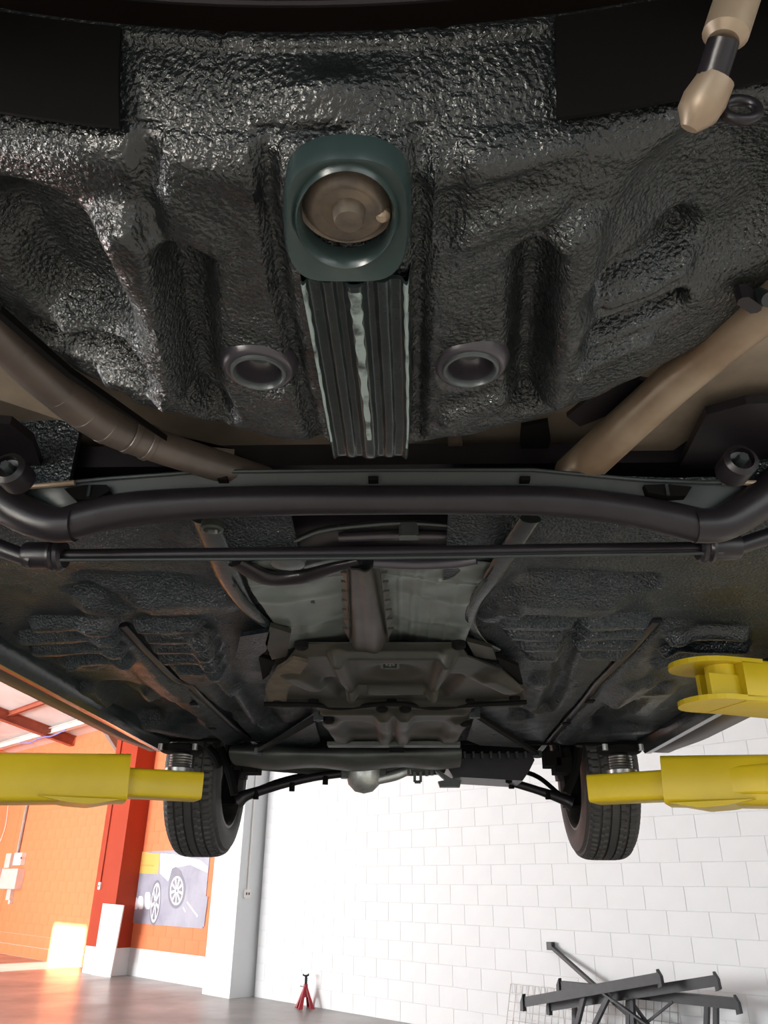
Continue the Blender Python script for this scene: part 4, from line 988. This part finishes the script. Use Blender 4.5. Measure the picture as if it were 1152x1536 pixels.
# --- front wheels with tyre tread
def wheel_pos(sg):
    return (Yp(278, 1200, 2.955)[0] if sg < 0 else Yp(926, 1200, 2.955)[0]), 3.262, 1.4+.400
RT, WT = .312, .206
def tyre_mesh(sg):
    NS = 300; ribs_ = [(-1, -.60), (-.53, -.21), (-.15, .15), (.21, .53), (.60, 1)]
    prof = []
    hw = WT*.43
    u = np.unique(np.concatenate([[a, b, a+.012, b-.012] for a, b in ribs_]+[np.linspace(-1, 1, 33)]))
    V = []; sec = []
    for k in u:
        x = k*hw; r_ = RT-.014*abs(k)**5
        rib = next((i for i, (a, b) in enumerate(ribs_) if a+.006 <= k <= b-.006), -1)
        sec.append((x, r_, rib, k))
    side = [(.0+hw+.010, RT-.030), (hw+.016, RT-.055), (hw+.018, RT-.080), (hw+.012, RT-.100), (hw+.004, RT-.112), (hw-.012, RT-.118)]
    full = [(-x, r_, -2, 0) for x, r_ in reversed(side)]+sec+[(x, r_, -2, 0) for x, r_ in side]
    g = G(); vs = []
    for i in range(NS):
        a = 2*math.pi*i/NS
        for x, r_, rib, k in full:
            rr = r_
            if rib == -1: rr -= .0075
            elif rib >= 0:
                sk = abs(k)*2.2 if rib in (0, 4) else k*5.0*(1 if rib in (1, 2) else -1)
                ph = (i+sk+rib*2) % (4 if rib in (0, 4) else 5)
                if rib != 2 and ph < .9: rr -= .0055
            if rib == -2 and abs(x) > hw+.009 and r_ > RT-.04: rr -= .002*(i % 4 < 1)
            vs.append((x, math.cos(a)*rr, math.sin(a)*rr))
    m_ = len(full)
    fs = [(i*m_+j, ((i+1) % NS)*m_+j, ((i+1) % NS)*m_+j+1, i*m_+j+1) for i in range(NS) for j in range(m_-1)]
    g.add(vs, fs); return g
tg = tyre_mesh(1); tyre_base = tg.v
for sg in (-1, 1):
    wx, wy, wz = wheel_pos(sg); c = np.array([wx, wy, wz])
    g = G(); g.add([np.array(p)+c for p in tyre_base], tg.f); ty = build('front_wheel', g, m_rubber, car, smooth=30, at=c)
    inn = -sg
    g = G(); rb = RT-.114
    g.lathe([(rb+.004, .088), (rb+.010, .096), (rb, .098), (rb-.012, .085), (rb-.018, .02), (rb-.02, -.06), (.06, -.075), (0, -.075)], c, (inn, 0, 0), 48); rim = build('rim', g, m_rim, ty, smooth=40)
    g = G(); g.lathe([(.07, .0), (.125, .0), (.128, .012), (.125, .024), (.05, .024), (.045, .075), (0, .075)], c-np.array([inn*.03, 0, 0]), (inn, 0, 0), 32); build('brake_disc', g, m_satin, ty, smooth=30)
    # knuckle, strut, control arm
    ix = c[0]+inn*.10
    g = G(); g.prism([(ix-.03*inn, wy-.05, wz-.12), (ix-.03*inn, wy+.05, wz-.12), (ix-.02*inn, wy+.05, wz+.13), (ix-.02*inn, wy-.05, wz+.13)], (inn*.06, 0, 0)); build('steering_knuckle', g, m_void, car, smooth=0)
    g = G(); g.cyl((ix+inn*.03, wy, wz-.02), (ix+inn*.06, wy+.02, wz+.34), .030, 16); build('strut', g, m_satin, car)
armL = [(356, 1202), (372, 1192), (420, 1178), (470, 1166), (515, 1160)]
armR = [(858, 1205), (845, 1199), (808, 1186), (765, 1173), (735, 1166)]
for pts, lug in ((armL, [(384, 1194), (438, 1182), (488, 1172)]), (armR, [(822, 1194), (767, 1178)])):
    g = G(); tpx(g, pts, [12, 8, 6, 6, 6], y=3.16, seg=12); ar = build('control_arm', g, m_satin, car, smooth=60)
    for x, y in lug:
        q = Yp(x, y, 3.15); g = G(); g.cyl(q+np.array([0,0,.02]), q-np.array([0,0,.012]), .011, 8); build('bolt', g, m_void, ar)
g = G(); tpx(g, [(380, 1186), (430, 1168), (510, 1152)], [3.5, 3.5, 3.5], y=3.22, seg=8); build('tie_rod', g, m_void, car)
g = G(); tpx(g, [(840, 1192), (800, 1162), (740, 1150)], [3.5, 3.5, 3.5], y=3.3, seg=8); build('tie_rod', g, m_void, car)
for x0, y0, x1, y1 in ((330, 1122, 352, 1192), (312, 1122, 330, 1150), (868, 1122, 850, 1190), (848, 1122, 852, 1160)):
    g = G(); tpx(g, [(x0, y0), ((x0+x1)/2+3, (y0+y1)/2), (x1, y1)], [6, 7, 6], y=2.93, seg=8); build('mud_guard_rib', g, m_void, car)
for x, y in ((362, 1142), (378, 1150), (828, 1140), (842, 1150)):
    q = Yp(x, y, 2.96); g = G(); g.box(q, (.06, .10, .05), bev=.006); build('bracket', g, m_void, car, smooth=0)
bpy.context.view_layer.update()
